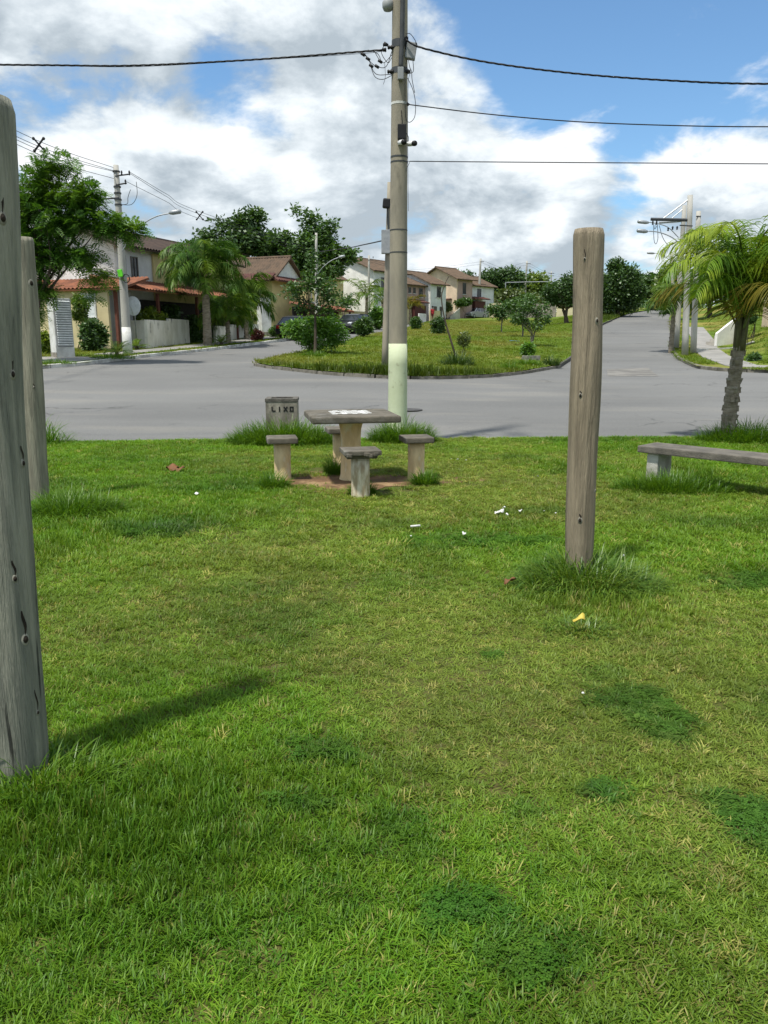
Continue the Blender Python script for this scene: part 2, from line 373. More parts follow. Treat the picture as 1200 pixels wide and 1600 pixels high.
def z_base(x, y):
    ins = smooth((np.asarray(x) + 61) / 4) * smooth((70 - np.asarray(x)) / 4) * smooth((130 - np.asarray(y)) / 4) * smooth((np.asarray(y) + 20) / 4)
    return land(x, y) + 0.1 - 0.75 * ins
grid('ground', -420, 420, -60, 700, 4.0, z_base, M_grassland)
grid('road', -60, 68, 11.0, 131, 1.6, z_road, M_asphalt)
LAWN = [(-45, -18), (45, -18), (45, 12.6), (14, 12.5), (7, 12.45), (4, 12.35), (1, 12.25), (-2, 12.1), (-4, 11.9), (-6, 11.75), (-14, 11.6), (-45, 11.5)]
sheet('lawn', LAWN, z_lawn, M_soil, 0.9, 0.8)
sheet('traffic_island', ISLAND, z_block, M_grassland, 2.0, 1.0)
sheet('left_verge', LKERB + [(-6, 129), (-58, 129)], z_block, M_grassland, 2.2, 1.0)
sheet('right_verge', RKERB + [(66, 127)], z_right, M_grassland, 1.3, 1.0)

def kerb(name, line, side, zf, m, step, y1, w=0.13, up=0.02):
    root = bpy.data.objects.new(name, None); col.objects.link(root); root['kind'] = 'structure'
    P = densify(line, 0.25, False); run = 0.0; start = 0; Q = [Vector(p) for p in P]
    for i in range(1, len(Q)):
        run += (Q[i] - Q[i - 1]).length
        if run >= step or i == len(Q) - 1:
            a, b = Q[start], Q[i]; start = i; run = 0.0
            if (a.y + b.y) / 2 > y1 or abs(a.x) > 34 or (b - a).length < 0.2: continue
            t = (b - a).normalized(); n = Vector((-t.y, t.x)) * side
            a2, b2 = a + t * 0.012, b - t * 0.012
            j = rnd.uniform(-0.012, 0.012); k = rnd.uniform(-0.012, 0.012)
            za, zb = float(zf(a.x, a.y)) + up + j, float(zf(b.x, b.y)) + up + k
            c0, c1, c2, c3 = a2, b2, b2 + n * w, a2 + n * w
            mb = MB(); ch = 0.025
            top = [Vector((*(p - n * 0.0), z)) for p, z in ((c0 + n * ch, za), (c1 + n * ch, zb), (c2, zb), (c3, za))]
            mid = [Vector((*p, z - ch)) for p, z in ((c0, za), (c1, zb), (c2, zb), (c3, za))]
            bot = [Vector((*p, z - 0.3)) for p, z in ((c0, za), (c1, zb), (c2, zb), (c3, za))]
            o = root.location
            mb.add(bot + mid + top, [(3, 2, 1, 0), (8, 9, 10, 11)] + [(r + q, r + (q + 1) % 4, r + 4 + (q + 1) % 4, r + 4 + q) for r in (0, 4) for q in range(4)])
            mb.build('kerb_stone', m, root)
    return root
kerb('kerb_left', LKERB[1:], 1, z_block, M_kerb_w, 1.0, 75)
kerb('kerb_island', ISLAND[:14], -1, z_block, M_kerb_g, 1.0, 75, .13, -.025)
kerb('kerb_island_right', ISLAND[13:18], -1, z_block, M_kerb_d, 1.6, 75)
kerb('kerb_right', RKERB[1:], -1, z_right, M_kerb_g, 1.0, 75)

def strip(name, line, o0, o1, zf, m, up=0.03):
    """paved strip beside a kerb: a slab with its own edges, one slab per bay"""
    root = bpy.data.objects.new(name, None); col.objects.link(root); root['kind'] = 'structure'
    P = densify(line, 1.5, False); A, B = offset(P, o0), offset(P, o1)
    for i in range(len(P) - 1):
        q = [A[i], A[i + 1], B[i + 1], B[i]]
        c = Vector((sum(p[0] for p in q) / 4, sum(p[1] for p in q) / 4))
        q = [tuple(c + (Vector(p) - c) * 0.994) for p in q]
        T = [Vector((*p, float(zf(*p)) + up)) for p in q]
        MB().add([p - Vector((0, 0, 0.15)) for p in T] + T, [(3, 2, 1, 0), (4, 5, 6, 7)] + [(k, (k + 1) % 4, 4 + (k + 1) % 4, 4 + k) for k in range(4)]).build('paving_slab', m, root)
    return root
strip('pavement_left', [p for p in LKERB if 33 <= p[1] <= 72], 0.95, 2.2, z_block, M_walk)
strip('pavement_right', [(p[0], p[1]) for p in RKERB if 28.5 < p[1] < 66], -1.15, -2.5, z_right, M_walk)
# concrete driveway apron before the left gate, and across the right verge
def slab(name, q, zf, m, up):
    c = [Vector((*p, float(zf(*p)) + up)) for p in q]; n = len(q)
    o = MB().add([p - Vector((0, 0, 0.2)) for p in c] + c, [tuple(range(n - 1, -1, -1)), tuple(range(n, 2 * n))] + [(k, (k + 1) % n, n + (k + 1) % n, n + k) for k in range(n)]).build(name, m)
    return tag(o, kind='structure')
slab('driveway', [(-16.5, 28.6), (-12.6, 28.9), (-11.7, 29.8), (-11.1, 32.0), (-13.6, 32.2), (-17, 31.4)], z_block, M_walk, 0.025)
M_white_c = mat('white_concrete', (0.72, 0.71, 0.68), 0.85, (0.55, 0.54, 0.5), 2.0)
a = G(1078, 529, .14); b = G(1142, 523, .14)
M_patch = mat('road_patch', (0.22, 0.21, 0.19), 0.9, (0.13, 0.125, 0.115), 1.4, bump=0.3, bscale=60, world_co=True)
pq = [G(948, 577), G(1013, 575), G(1029, 588), G(950, 588)]
sheet('road_patch', [(p.x, p.y) for p in pq], lambda x, y: land(x, y) + 0.008, M_patch, 0.5, 0.4)
# ------------------------------------------------------------------ grass
def blade(P, F, base, az, lean, L, w, segs=3, curl=1.0):
    d = np.array([math.cos(az), math.sin(az), 0]); s = np.array([-math.sin(az), math.cos(az), 0]) * w / 2
    p = np.array(base, float); a = math.pi / 2 - lean; o = len(P)
    for k in range(segs):
        f = 1 - k / segs * 0.35; P.append(p - s * f); P.append(p + s * f)
        p = p + (d * math.cos(a) + np.array([0, 0, math.sin(a)])) * L / segs; a -= curl / segs
        p[2] = max(p[2], 0.003)
    P.append(p)
    for k in range(segs - 1):
        q = o + 2 * k; F.append((q, q + 1, q + 3)); F.append((q, q + 3, q + 2))
    q = o + 2 * (segs - 1); F.append((q, q + 1, q + 2))
def tuft(name, r, n, L, w, lean, curl, m, segs=3, seed=0):
    g = random.Random(seed); P = []; F = []
    for _ in range(n):
        a = g.uniform(0, 6.283); q = r * math.sqrt(g.random())
        blade(P, F, (q * math.cos(a), q * math.sin(a), -0.004), g.uniform(0, 6.283), abs(g.gauss(lean, 0.4)), L * g.uniform(0.55, 1.3), w * g.uniform(0.7, 1.2), segs, curl * g.uniform(0.3, 1.6))
    me = np_mesh(name, P, F); me.materials.append(m); return bpy.data.objects.new(name, me)
def clover(name, r, n, m, seed):
    g = random.Random(seed); P = []; F = []
    for _ in range(n):
        a = g.uniform(0, 6.283); q = r * math.sqrt(g.random()); c = np.array([q * math.cos(a), q * math.sin(a), g.uniform(0.008, 0.035)])
        az = g.uniform(0, 6.283)
        for k in range(3):
            t = az + k * 2.09; d = np.array([math.cos(t), math.sin(t), g.uniform(-.35, .25)]); s = np.array([-math.sin(t), math.cos(t), 0]) * 0.0042; o = len(P); L = 0.011
            P += [c, c + d * L * .55 - s, c + d * L, c + d * L * .55 + s]; F += [(o, o + 1, o + 2), (o, o + 2, o + 3)]
    me = np_mesh(name, P, F); me.materials.append(m); return bpy.data.objects.new(name, me)
M_blade = leaf_mat('grass_blade', None, (0.70, 0.74, 0.66), 0.40, 0.5, 0.018, attr=True)
def scatter(name, label, cat, P, rotz, tilt, scl, idx, tint, sources):
    c = bpy.data.collections.new(name + '_source')
    for o in sources: c.objects.link(o)
    me = bpy.data.meshes.new(name); me.vertices.add(len(P)); me.vertices.foreach_set('co', np.asarray(P, np.float32).ravel())
    for nm, tp, dat, k in (('rot', 'FLOAT_VECTOR', np.column_stack([tilt, rotz]), 'vector'), ('scl', 'FLOAT_VECTOR', scl, 'vector'), ('tint', 'FLOAT_COLOR', np.column_stack([tint, np.ones(len(P))]), 'color')):
        a = me.attributes.new(nm, tp, 'POINT'); a.data.foreach_set(k, np.asarray(dat, np.float32).ravel())
    a = me.attributes.new('idx', 'INT', 'POINT'); a.data.foreach_set('value', np.asarray(idx, np.int32))
    o = link(name, me, None)
    ng = bpy.data.node_groups.new(name, 'GeometryNodeTree')
    ng.interface.new_socket('Geometry', in_out='INPUT', socket_type='NodeSocketGeometry'); ng.interface.new_socket('Geometry', in_out='OUTPUT', socket_type='NodeSocketGeometry')
    i, u = ng.nodes.new('NodeGroupInput'), ng.nodes.new('NodeGroupOutput')
    ci = ng.nodes.new('GeometryNodeCollectionInfo'); ci.inputs[0].default_value = c; ci.inputs['Separate Children'].default_value = True; ci.inputs['Reset Children'].default_value = True
    ip = ng.nodes.new('GeometryNodeInstanceOnPoints'); ip.inputs['Pick Instance'].default_value = True
    def attr(nm, tp):
        n = ng.nodes.new('GeometryNodeInputNamedAttribute'); n.data_type = tp; n.inputs[0].default_value = nm; return n.outputs[0]
    ng.links.new(i.outputs[0], ip.inputs['Points']); ng.links.new(ci.outputs[0], ip.inputs['Instance'])
    ng.links.new(attr('idx', 'INT'), ip.inputs['Instance Index']); ng.links.new(attr('rot', 'FLOAT_VECTOR'), ip.inputs['Rotation']); ng.links.new(attr('scl', 'FLOAT_VECTOR'), ip.inputs['Scale'])
    ng.links.new(ip.outputs[0], u.inputs[0])
    md = o.modifiers.new('scatter', 'NODES'); md.node_group = ng
    return tag(o, label, cat, kind='stuff')

def lawn_points():
    out = []
    for (y0, y1, den) in ((0.55, 2.2, 2700), (2.2, 3.6, 2100), (3.6, 5.5, 1400), (5.5, 8, 900), (8, 12.55, 650)):
        hw = 0.54 * y1 + 1.6; n = int((y1 - y0) * 2 * hw * den)
        out.append(np.column_stack([nrg.uniform(-hw, hw, n), nrg.uniform(y0, y1, n)]))
    return np.concatenate(out)
LP = lawn_points(); lx, ly = LP[:, 0], LP[:, 1]
edge = np.interp(lx, [-45, -14, -6, -4, -2, 1, 4, 7, 14, 45], [11.5, 11.6, 11.75, 11.9, 12.1, 12.25, 12.35, 12.45, 12.5, 12.6])
keep = ly < edge + 0.05 + 0.12 * (vnoise(lx, ly, 2.2) - .5)
SOIL = [(GL(505, 752), 0.62, 0.30), (GL(560, 757), 0.50, 0.34), (GL(610, 752), 0.46, 0.32), (GL(610, 768), 0.30, 0.10), (GL(530, 735), 0.50, 0.30)]
soil = np.zeros(len(lx))
for c, rx, ry in SOIL: soil = np.maximum(soil, 1.25 - np.hypot((lx - c.x) / rx, (ly - c.y) / ry))
soil += 0.7 * (vnoise(lx, ly, 3.5) - 0.5)
keep &= (soil < 0.25) | (nrg.random(len(lx)) < 0.03)
LP = LP[keep]; lx, ly = LP[:, 0], LP[:, 1]; N = len(lx)
dry = smooth((vnoise(lx + 9, ly, 0.42, 4) - 0.36) / 0.34)
for (px, py, r, amp) in ((700, 1050, 0.9, .75), (640, 1110, 0.35, .5), (850, 1020, 0.8, .45), (1100, 1150, 0.6, .5), (780, 1170, 0.4, .35), (700, 760, 1.2, .55), (1000, 790, 1.2, .55), (470, 780, 0.8, .45), (560, 930, 0.9, .3), (1000, 950, .8, .35), (560, 1060, .5, .3), (520, 860, 1.0, .3), (1120, 1250, .5, .3)):
    c = GL(px, py); dry += amp * np.exp(-((lx - c.x) ** 2 + ((ly - c.y) * 0.75) ** 2) / r ** 2) * (0.5 + vnoise(lx, ly, 2.5))
for (px, py, r, amp) in ((150, 1150, 0.8, .9), (150, 1350, 0.8, .9), (120, 900, 0.9, .6), (300, 760, 1.6, .3), (250, 1500, 0.5, .5), (700, 1450, .25, .3)):
    c = GL(px, py); dry -= amp * np.exp(-((lx - c.x) ** 2 + (ly - c.y) ** 2) / r ** 2)
dry = np.clip(dry - 0.12, 0, 1)
dark = smooth((vnoise(lx, ly + 40, 1.1, 3) - 0.63) / 0.14) * 0.4
for (px, py, rx, ry, amp) in ((985, 1105, .16, .12, .9), (1045, 1145, .14, .13, .9), (935, 1240, .085, .055, 1), (1175, 1285, .12, .15, 1.1), (735, 1425, .14, .1, 1), (800, 1480, .16, .12, .7), (520, 1180, .13, .1, .75), (255, 825, .40, .28, .8), (440, 970, .4, .3, .45),
                              (760, 845, .55, .26, .75), (850, 800, .3, .16, .6), (1010, 800, .2, .15, .4), (770, 1025, .06, .06, .9), (930, 1050, .12, .09, .5), (1190, 912, .3, .2, .8), (470, 1260, .1, .08, .7), (600, 1330, .2, .08, .5), (470, 1430, .22, .12, .4), (620, 1290, .1, .06, .6), (820, 1265, .05, .1, .6),
                              (340, 765, .5, .3, .6), (880, 690, .9, .3, .4), (310, 720, 1.6, .35, .45), (800, 715, .5, .2, .4), (330, 1480, .2, .1, .4), (150, 1480, .3, .2, .35), (200, 1330, .5, .3, .35), (830, 1400, .05, .12, .5), (500, 1395, .1, .05, .4), (390, 920, .3, .2, .4), (640, 910, .3, .2, .35)):
    c = GL(px, py); q = np.hypot((lx - c.x) / rx, (ly - c.y) / ry) + 1.9 * (vnoise(lx, ly, 9.0) - 0.5)
    dark = np.maximum(dark, amp * smooth((1.35 - q) / 0.7))
dark = np.clip(dark, 0, 1)
long_ = np.zeros(N)
for (px, py, r, amp) in ((70, 1260, 0.5, 1.3), (180, 1300, .6, .5), (110, 850, 0.55, 1.4), (920, 935, 0.36, 2.2), (990, 950, .35, 1.2), (1050, 735, 0.6, 1.2), (260, 1380, .6, .5)):
    c = GL(px, py); long_ += amp * np.exp(-((lx - c.x) ** 2 + (ly - c.y) ** 2) / r ** 2)
g1 = np.array([0.104, 0.248, 0.011]); g2 = np.array([0.185, 0.308, 0.020]); straw = np.array([0.32, 0.31, 0.085]); dk = np.array([0.045, 0.145, 0.014])
v = nrg.random(N)[:, None]; tint = g1 * (1 - v) + g2 * v
tint = tint * (1 - dry[:, None] * 0.38) + straw * dry[:, None] * 0.38
single = (nrg.random(N) < 0.04 + 0.12 * dry)[:, None]
tint = np.where(single, straw * nrg.uniform(0.7, 1.5, (N, 1)), tint)
tint = tint * (1 - dark[:, None] * 0.85) + dk * dark[:, None] * 0.85
lush = smooth((vnoise(lx + 3, ly + 8, 2.1, 4) - 0.34) / 0.34)[:, None]           # thin pale turf against lush darker turf
tint *= nrg.uniform(0.8, 1.18, (N, 1)) * (1.08 - 0.24 * lush) * np.array([1.0, 1.0, 1.0])
isclov = nrg.random(N) < np.clip((dark - .45) * 0.5, 0, .3) * (ly < 6)
idx = np.where(isclov, nrg.integers(4, 6, N), nrg.integers(0, 4, N))
s = nrg.uniform(0.62, 1.05, N) * (0.80 + 0.20 * smooth((ly - 2.5) / 3)) * (1 + 0.3 * (ly > 5)) * (1 + 0.1 * dark)
hgt = s * (0.72 + 0.22 * lush[:, 0]) * (1 + long_) * (1 - 0.35 * dry)
SRC = [tuft('blades_a', .045, 17, .050, .0052, .75, 1.0, M_blade, 3, 1), tuft('blades_b', .05, 19, .042, .0045, 1.0, .8, M_blade, 3, 2), tuft('blades_c', .04, 15, .062, .0048, .6, 1.3, M_blade, 3, 3), tuft('blades_d', .05, 17, .046, .0060, .9, .9, M_blade, 3, 4),
       clover('clover_a', .05, 34, M_blade, 5), clover('clover_b', .055, 38, M_blade, 6)]
scatter('lawn_grass', 'uneven green and yellowing lawn grass with dark clover patches', 'grass', np.column_stack([lx, ly, z_lawn(lx, ly)]), nrg.uniform(0, 6.28, N), np.column_stack([nrg.normal(0, .12, N), nrg.normal(0, .12, N)]),
        np.column_stack([s, s, hgt]), idx, tint, SRC)
# bare soil trodden out under the table
M_dirt = mat('bare_earth', (0.21, 0.125, 0.068), 0.95, (0.125, 0.078, 0.045), 5.0, bump=0.8, bscale=40, c3=(0.30, 0.205, 0.11), scale3=3.0, lo3=.5, hi3=.65, world_co=True, spec=.1)
dp = []
for k in range(40):
    a = k / 40 * 6.283; c = GL(556, 752); r = 1 + 0.28 * math.sin(3 * a + 1) + 0.14 * math.sin(7 * a)
    dp.append((c.x + 1.12 * r * math.cos(a), c.y + 0.55 * r * math.sin(a)))
sheet('bare_soil_patch', dp, lambda x, y: z_lawn(x, y) + 0.006, M_dirt, 0.1, 0.1)

# rougher grass on the island and the verges
VP = []
def poly_points(poly, n, zf, ymax, xlo=-30, xhi=40):
    xs = [p[0] for p in poly]; ys = [p[1] for p in poly]
    # nearer ground gets more tufts
    y0, y1 = min(ys), min(max(ys), ymax); u = nrg.random(n); y = y0 + (y1 - y0) * u ** 1.8; x = nrg.uniform(max(min(xs), xlo), min(max(xs), xhi), n)
    k = inside(poly, x, y); return np.column_stack([x[k], y[k], zf(x[k], y[k])])
VP.append(poly_points(ISLAND, 60000, z_block, 100)); VP.append(poly_points(LKERB + [(-6, 129), (-58, 129)], 22000, z_block, 60, -20)); VP.append(poly_points(RKERB + [(66, 127)], 26000, z_right, 75, 10, 34))
V3 = np.concatenate(VP); vx, vy = V3[:, 0], V3[:, 1]
def on_strip(x, y, line, a, b):
    yy = [p[1] for p in line]; xx = [p[0] for p in line]; k = np.interp(y, yy, xx); return (x - k > a) & (x - k < b)
kl = [p for p in LKERB if p[1] >= 33]; kr = [p for p in RKERB if 33 < p[1]]
bad = (on_strip(vx, vy, kl, -2.45, -0.9) & (vy > 33) & (vy < 72)) | (on_strip(vx, vy, kr, 1.1, 2.8) & (vy > 33)) | ((vx > -17.2) & (vx < -11.0) & (vy < 32.3) & (vy > 28.4)) | ((vy < 33.5) & (vx > 12) & (vy > 30.6) & (vy < 32.9) & (vx < 40))
V3 = V3[~bad]; vx, vy = V3[:, 0], V3[:, 1]; N = len(vx)
dr = smooth((vnoise(vx, vy, 0.16, 4) - 0.40) / 0.3)
isl = inside(ISLAND, vx, vy)
dr = np.clip(dr * 1.1 + 0.12 + 0.35 * np.exp(-((vx - 1.5) ** 2 / 18 + (vy - 33) ** 2 / 40)), 0, 1)
edged = np.exp(-np.maximum(vy - (24.7 + 0.125 * (vx - .7) ** 2), 0) ** 2 / 1.0) * isl
dr *= 1 - edged
v = nrg.random(N)[:, None]; tint = np.array([0.105, 0.21, 0.012]) * (1 - v) + np.array([0.185, 0.26, 0.022]) * v
tint = tint * (1 - .6 * dr[:, None]) + np.array([0.29, 0.245, 0.07]) * .6 * dr[:, None]
tint *= nrg.uniform(.7, 1.2, (N, 1)) * (1 - .45 * edged[:, None])
s = nrg.uniform(1.6, 2.6, N); hz = s * (0.8 + 2.4 * edged)
scatter('verge_grass', 'rough grass covering the traffic island and the verges across the road', 'grass', V3, nrg.uniform(0, 6.28, N), nrg.normal(0, .1, (N, 2)), np.column_stack([s * 1.5, s * 1.5, hz]), nrg.integers(0, 4, N), tint,
        [tuft('rough_a', .06, 12, .055, .008, .6, .9, M_blade, 2, 11), tuft('rough_b', .06, 12, .05, .009, .8, .9, M_blade, 2, 12), tuft('rough_c', .05, 11, .07, .007, .5, 1.1, M_blade, 2, 13), tuft('rough_d', .06, 12, .05, .008, .9, .8, M_blade, 2, 14)])

# tall clumps, each a plant of its own
M_tall = leaf_mat('tall_grass', (0.13, 0.25, 0.014), (0.034, 0.115, 0.008), 0.4, 0.45, 0.03, patch=((0.10, 0.20, 0.012), 3.0))
M_tally = leaf_mat('tall_grass_yellowing', (0.16, 0.24, 0.022), (0.055, 0.15, 0.009), 0.35, 0.45, 0.05)
M_tussock = leaf_mat('tussock', (0.07, 0.135, 0.02), (0.028, 0.068, 0.012), 0.3, 0.5, 0.04)
def clump(label, c, rx, ry, n, L, w, lean=0.45, curl=1.0, m=None, seed=1, hole=0.0, segs=5, dome=0.55):
    g = random.Random(seed); P = []; F = []
    for _ in range(n):
        a = g.uniform(0, 6.283); q = math.sqrt(g.uniform(hole * hole, 1)); x, y = rx * q * math.cos(a), ry * q * math.sin(a)
        out = math.atan2(y, x); az = out + g.gauss(0, 0.9)
        k = 1 - dome * q * q
        blade(P, F, (x, y, -0.02), az, abs(g.gauss(lean * (0.4 + q), 0.25)), L * k * g.uniform(0.5, 1.2), w * g.uniform(.7, 1.2), segs, curl * g.uniform(.4, 1.8))
    o = link('grass_clump', np_mesh('grass_clump', P, F), m or M_tall, None, c)
    return tag(o, label, 'grass clump')
clump('tall grass clump swelling round the concrete litter bin', Vector((-1.52, 11.75, 0)), .85, .5, 4600, .48, .008, .33, 1.2, seed=1)
clump('low mound of grass at the foot of the pale green painted pole', Vector((0.28, 11.9, 0)), .52, .36, 2200, .46, .008, .28, 1.1, seed=2)
clump('tall grass clump round the foot of the palm by the bench', Vector((5.65, 11.95, 0)), .75, .45, 2600, .42, .008, .3, 1.1, seed=3)
p = GL(915, 915); clump('wide shaggy grass clump before the right-hand wooden post', p, .46, .30, 2600, .30, .006, .6, 1.3, M_tally, seed=4)
p = GL(900, 900); clump('dark grass clump hugging the base of the right-hand wooden post', p, .34, .22, 1700, .25, .006, .4, 1.1, seed=5)
p = GL(905, 985); clump('loose grass tuft with yellow leaf in front of the right-hand post', p, .22, .14, 500, .15, .005, .85, 1.2, M_tally, seed=6)
p = GL(60, 1235); clump('long grass clump at the foot of the large near wooden post', p, .30, .20, 900, .21, .006, .6, 1.0, seed=7)
p = GL(115, 800); clump('shaggy yellowing grass clump beside the far left wooden post', p, .46, .34, 2200, .32, .006, .5, 1.2, M_tall, seed=8)
p = Vector((-5.25, 11.75, 0)); clump('spiky dark green grass clump at the road edge by the left posts', p, .42, .3, 420, .52, .011, .55, .8, seed=9)
p = GL(250, 830); clump('low dark grass patch on the lawn right of the left posts', p, .34, .2, 700, .12, .006, .8, 1.0, M_tussock, seed=10)
p = GL(1050, 766); clump('dark grass growing under the concrete bench', p, .62, .30, 3000, .27, .006, .3, 1.0, seed=11)
for (px, py, L, r, lab, sd) in ((428, 762, .20, .16, 'grass tuft at the foot of the left stool', 12), (567, 772, .16, .13, 'grass tuft at the foot of the chipped front stool', 13), (663, 757, .19, .13, 'grass tuft at the foot of the right stool', 14), (524, 740, .22, .13, 'grass tuft at the foot of the stool behind the table', 15)):
    clump(lab, GL(px, py), r, r * .7, 650, L * 1.25, .006, .32, .9, seed=sd)
# ------------------------------------------------------------------ near things on the lawn
M_wood_l = mat('weathered_wood_grey', (0.30, 0.298, 0.238), 0.85, (0.16, 0.166, 0.136), 6.0, stretch=(5, 5, .25), bump=1.0, bscale=14, c3=(0.035, 0.036, 0.03), scale3=5.5, lo3=.62, hi3=.70, detail=9)
M_wood_r = mat('weathered_wood_brown', (0.31, 0.257, 0.182), 0.85, (0.185, 0.153, 0.108), 6.0, stretch=(5, 5, .25), bump=1.0, bscale=14, c3=(0.055, 0.045, 0.033), scale3=5.5, lo3=.63, hi3=.70, detail=9)
M_wood_f = mat('weathered_wood_far', (0.29, 0.275, 0.21), 0.85, (0.18, 0.17, 0.13), 5.0, stretch=(6, 6, .5), bump=0.8, bscale=7, detail=8)
M_knot = mat('knot_wood', (0.030, 0.022, 0.014), 0.9, (0.015, 0.011, 0.008), 40)
M_knot_rim = mat('knot_rim', (0.30, 0.29, 0.24), 0.85, (0.16, 0.15, 0.12), 30)
def knot_marks(root, base, path, marks, r):
    for (h, ang, s, tail) in marks:
        k = min(max(h / path[-1][1], 0), 1) * (len(path) - 1); i = int(k); c = path[i][0].lerp(path[min(i + 1, len(path) - 1)][0], k - i)
        n = Vector((math.sin(ang), -math.cos(ang), 0)); t = Vector((math.cos(ang), math.sin(ang), 0)); rr = path[i][2]
        p = c + n * (rr - 0.003)
        V = []; F = []; q = 12                                              # pale raised lip, then the dark eye and its crack
        mb = MB()
        for ring, (fr, dp) in enumerate(((2.1, -.004), (1.5, .004), (1.0, .006))):
            for k2 in range(q):
                a = 2 * math.pi * k2 / q; V.append(p + t * math.cos(a) * s * fr * .75 + Vector((0, 0, math.sin(a) * s * fr * 1.2)) + n * dp)
        for ring in range(2):
            for k2 in range(q): F.append((ring * q + k2, ring * q + (k2 + 1) % q, ring * q + q + (k2 + 1) % q, ring * q + q + k2))
        mb.add(V, F); lip = mb.build('knot', M_knot_rim, root, True)
        eye = MB(); E = [p + t * math.cos(2 * math.pi * k2 / q) * s * .8 + Vector((0, 0, math.sin(2 * math.pi * k2 / q) * s)) + n * .0065 for k2 in range(q)]
        E2 = [p + t * math.cos(2 * math.pi * k2 / q) * s * .35 + Vector((0, 0, math.sin(2 * math.pi * k2 / q) * s * .4)) + n * .010 for k2 in range(q)]
        eye.add(E + E2, [(k2, (k2 + 1) % q, q + (k2 + 1) % q, q + k2) for k2 in range(q)] + [tuple(range(q, 2 * q))]); eye.build('knot_eye', M_knot, lip)
        if tail:
            cr = MB(); m = 8; L = []; R = []
            for k2 in range(m + 1):
                f = k2 / m; w = s * .42 * math.sin(math.pi * (0.12 + 0.88 * (1 - f))) + .0006; z = s * 1.0 + f * tail; sw = .004 * math.sin(5 * f)
                L.append(p + t * (-w + sw) + Vector((0, 0, z)) + n * .0052); R.append(p + t * (w + sw) + Vector((0, 0, z)) + n * .0052)
            cr.add(L + R, [(k2, m + 1 + k2, m + 2 + k2, k2 + 1) for k2 in range(m)]); cr.build('crack', M_knot, lip)
def wooden_post(label, base, top, r0, r1, m, marks, seed):
    g = np.random.default_rng(seed); ax = top - base; H = ax.z; n = 40; rows = 70
    root = thing('wooden_post', label, 'post', base, 0)
    V = []; F = []; path = []
    ph = g.uniform(0, 6.28, 6); dz = 0.25
    ro = g.normal(0, 1, (n,)); ro = (ro + np.roll(ro, 1) + np.roll(ro, -1)) / 3
    for i in range(rows + 1):
        f = i / rows; z = -dz + (H + dz) * f; c = Vector((ax.x * z / H, ax.y * z / H, z)) + Vector((.008 * math.sin(3 * f + ph[0]) + .004 * math.sin(9 * f + ph[1]), 0, 0))
        r = r0 + (r1 - r0) * f + 0.0035 * math.sin(6 * f + ph[2]) + 0.002 * math.sin(17 * f + ph[3])
        e = (H - z)
        if e < 0.02: r *= 0.90 + 0.10 * math.sqrt(max(0, 1 - (1 - e / 0.02) ** 2))
        if z >= 0: path.append((c, z, r))
        for k in range(n):
            a = 2 * math.pi * k / n; rr = r * (1 + 0.010 * ro[k] * (0.7 + .5 * math.sin(2.3 * f + k)) + .012 * math.sin(2 * a + ph[4] + 2 * f))
            V.append((c.x + rr * math.cos(a), c.y + rr * math.sin(a), c.z))
    for i in range(rows):
        for k in range(n): F.append((i * n + k, i * n + (k + 1) % n, (i + 1) * n + (k + 1) % n, (i + 1) * n + k))
    F.append(tuple(rows * n + k for k in range(n)))
    MB().add(V, F).build('shaft', m, root, True)
    knot_marks(root, base, path, marks, r0)
    return root
b = GL(27, 1207); t = at(-34, 153, b.y + .03); wooden_post('large weathered grey wooden post nearest the camera at the left edge', b, t, .102, .098, M_wood_l,
    [(.5, 1.0, .012, .09), (.72, .8, .008, .055), (1.10, 1.4, .008, .05), (1.39, 1.15, .009, .11), (1.86, .95, .011, .12), (.22, 1.25, .006, .08)], 1)
b = GL(59, 782); t = at(37, 371, b.y); wooden_post('slimmer grey wooden post standing farther back at the left edge', b, t, .105, .100, M_wood_f, [(2.02, .95, .02, 0), (1.08, .6, .008, .03)], 2)
b = GL(902, 900); t = at(922, 358, b.y); wooden_post('brown wooden post standing alone at right on the lawn', b, t, .088, .092, M_wood_r, [(.375, -.26, .012, .03), (1.17, -.55, .009, .02), (1.62, .41, .010, 0), (.56, 1.0, .008, 0), (1.98, -.5, .006, .05)], 3)

M_conc = mat('table_concrete', (0.155, 0.138, 0.108), 0.9, (0.085, 0.077, 0.06), 5, bump=.5, bscale=90, c3=(0.19, 0.18, 0.155), scale3=4, lo3=.5, hi3=.7)
M_column = mat('stained_column', (0.72, 0.55, 0.31), 0.85, (0.56, 0.41, 0.22), 4, bump=.3, bscale=60, stretch=(3, 3, 1), c3=(0.66, 0.60, 0.46), scale3=3.2, lo3=.52, hi3=.7)
M_column_w = mat('flaking_column', (0.66, 0.60, 0.46), 0.85, (0.36, 0.28, 0.17), 7, bump=.4, bscale=60, stretch=(3, 3, .8))
M_wpaint = mat('white_paint', (0.74, 0.75, 0.74), 0.7, (0.6, 0.6, 0.58), 12)
M_black = mat('black_plastic', (0.012, 0.012, 0.013), 0.5)
TAB = Vector((-0.37, 8.52, 0)); RT = math.radians(11)
tb = thing('concrete_table', 'square concrete games table with painted chessboard top on one pedestal', 'table', TAB, RT)
MB().box((0, 0, .705), (.95, .95, .075)).build('table_top', M_conc, tb, bevel=.026, seg=3)
MB().lathe([(.16, -.05), (.135, .0), (.118, .06), (.112, .25), (.112, .48), (.118, .56), (.132, .62), (.16, .669)], 28).build('pedestal', M_column, tb, True)
cb = MB(); sq = .055
for i in range(8):
    for j in range(8):
        if (i + j) % 2 == 0 or rnd.random() < .04:
            if rnd.random() < .06: continue
            cb.box(((i - 3.5) * sq + rnd.uniform(-.001, .001), (j - 3.5) * sq + .06, .7437), (sq * .985, sq * .985, .0016))
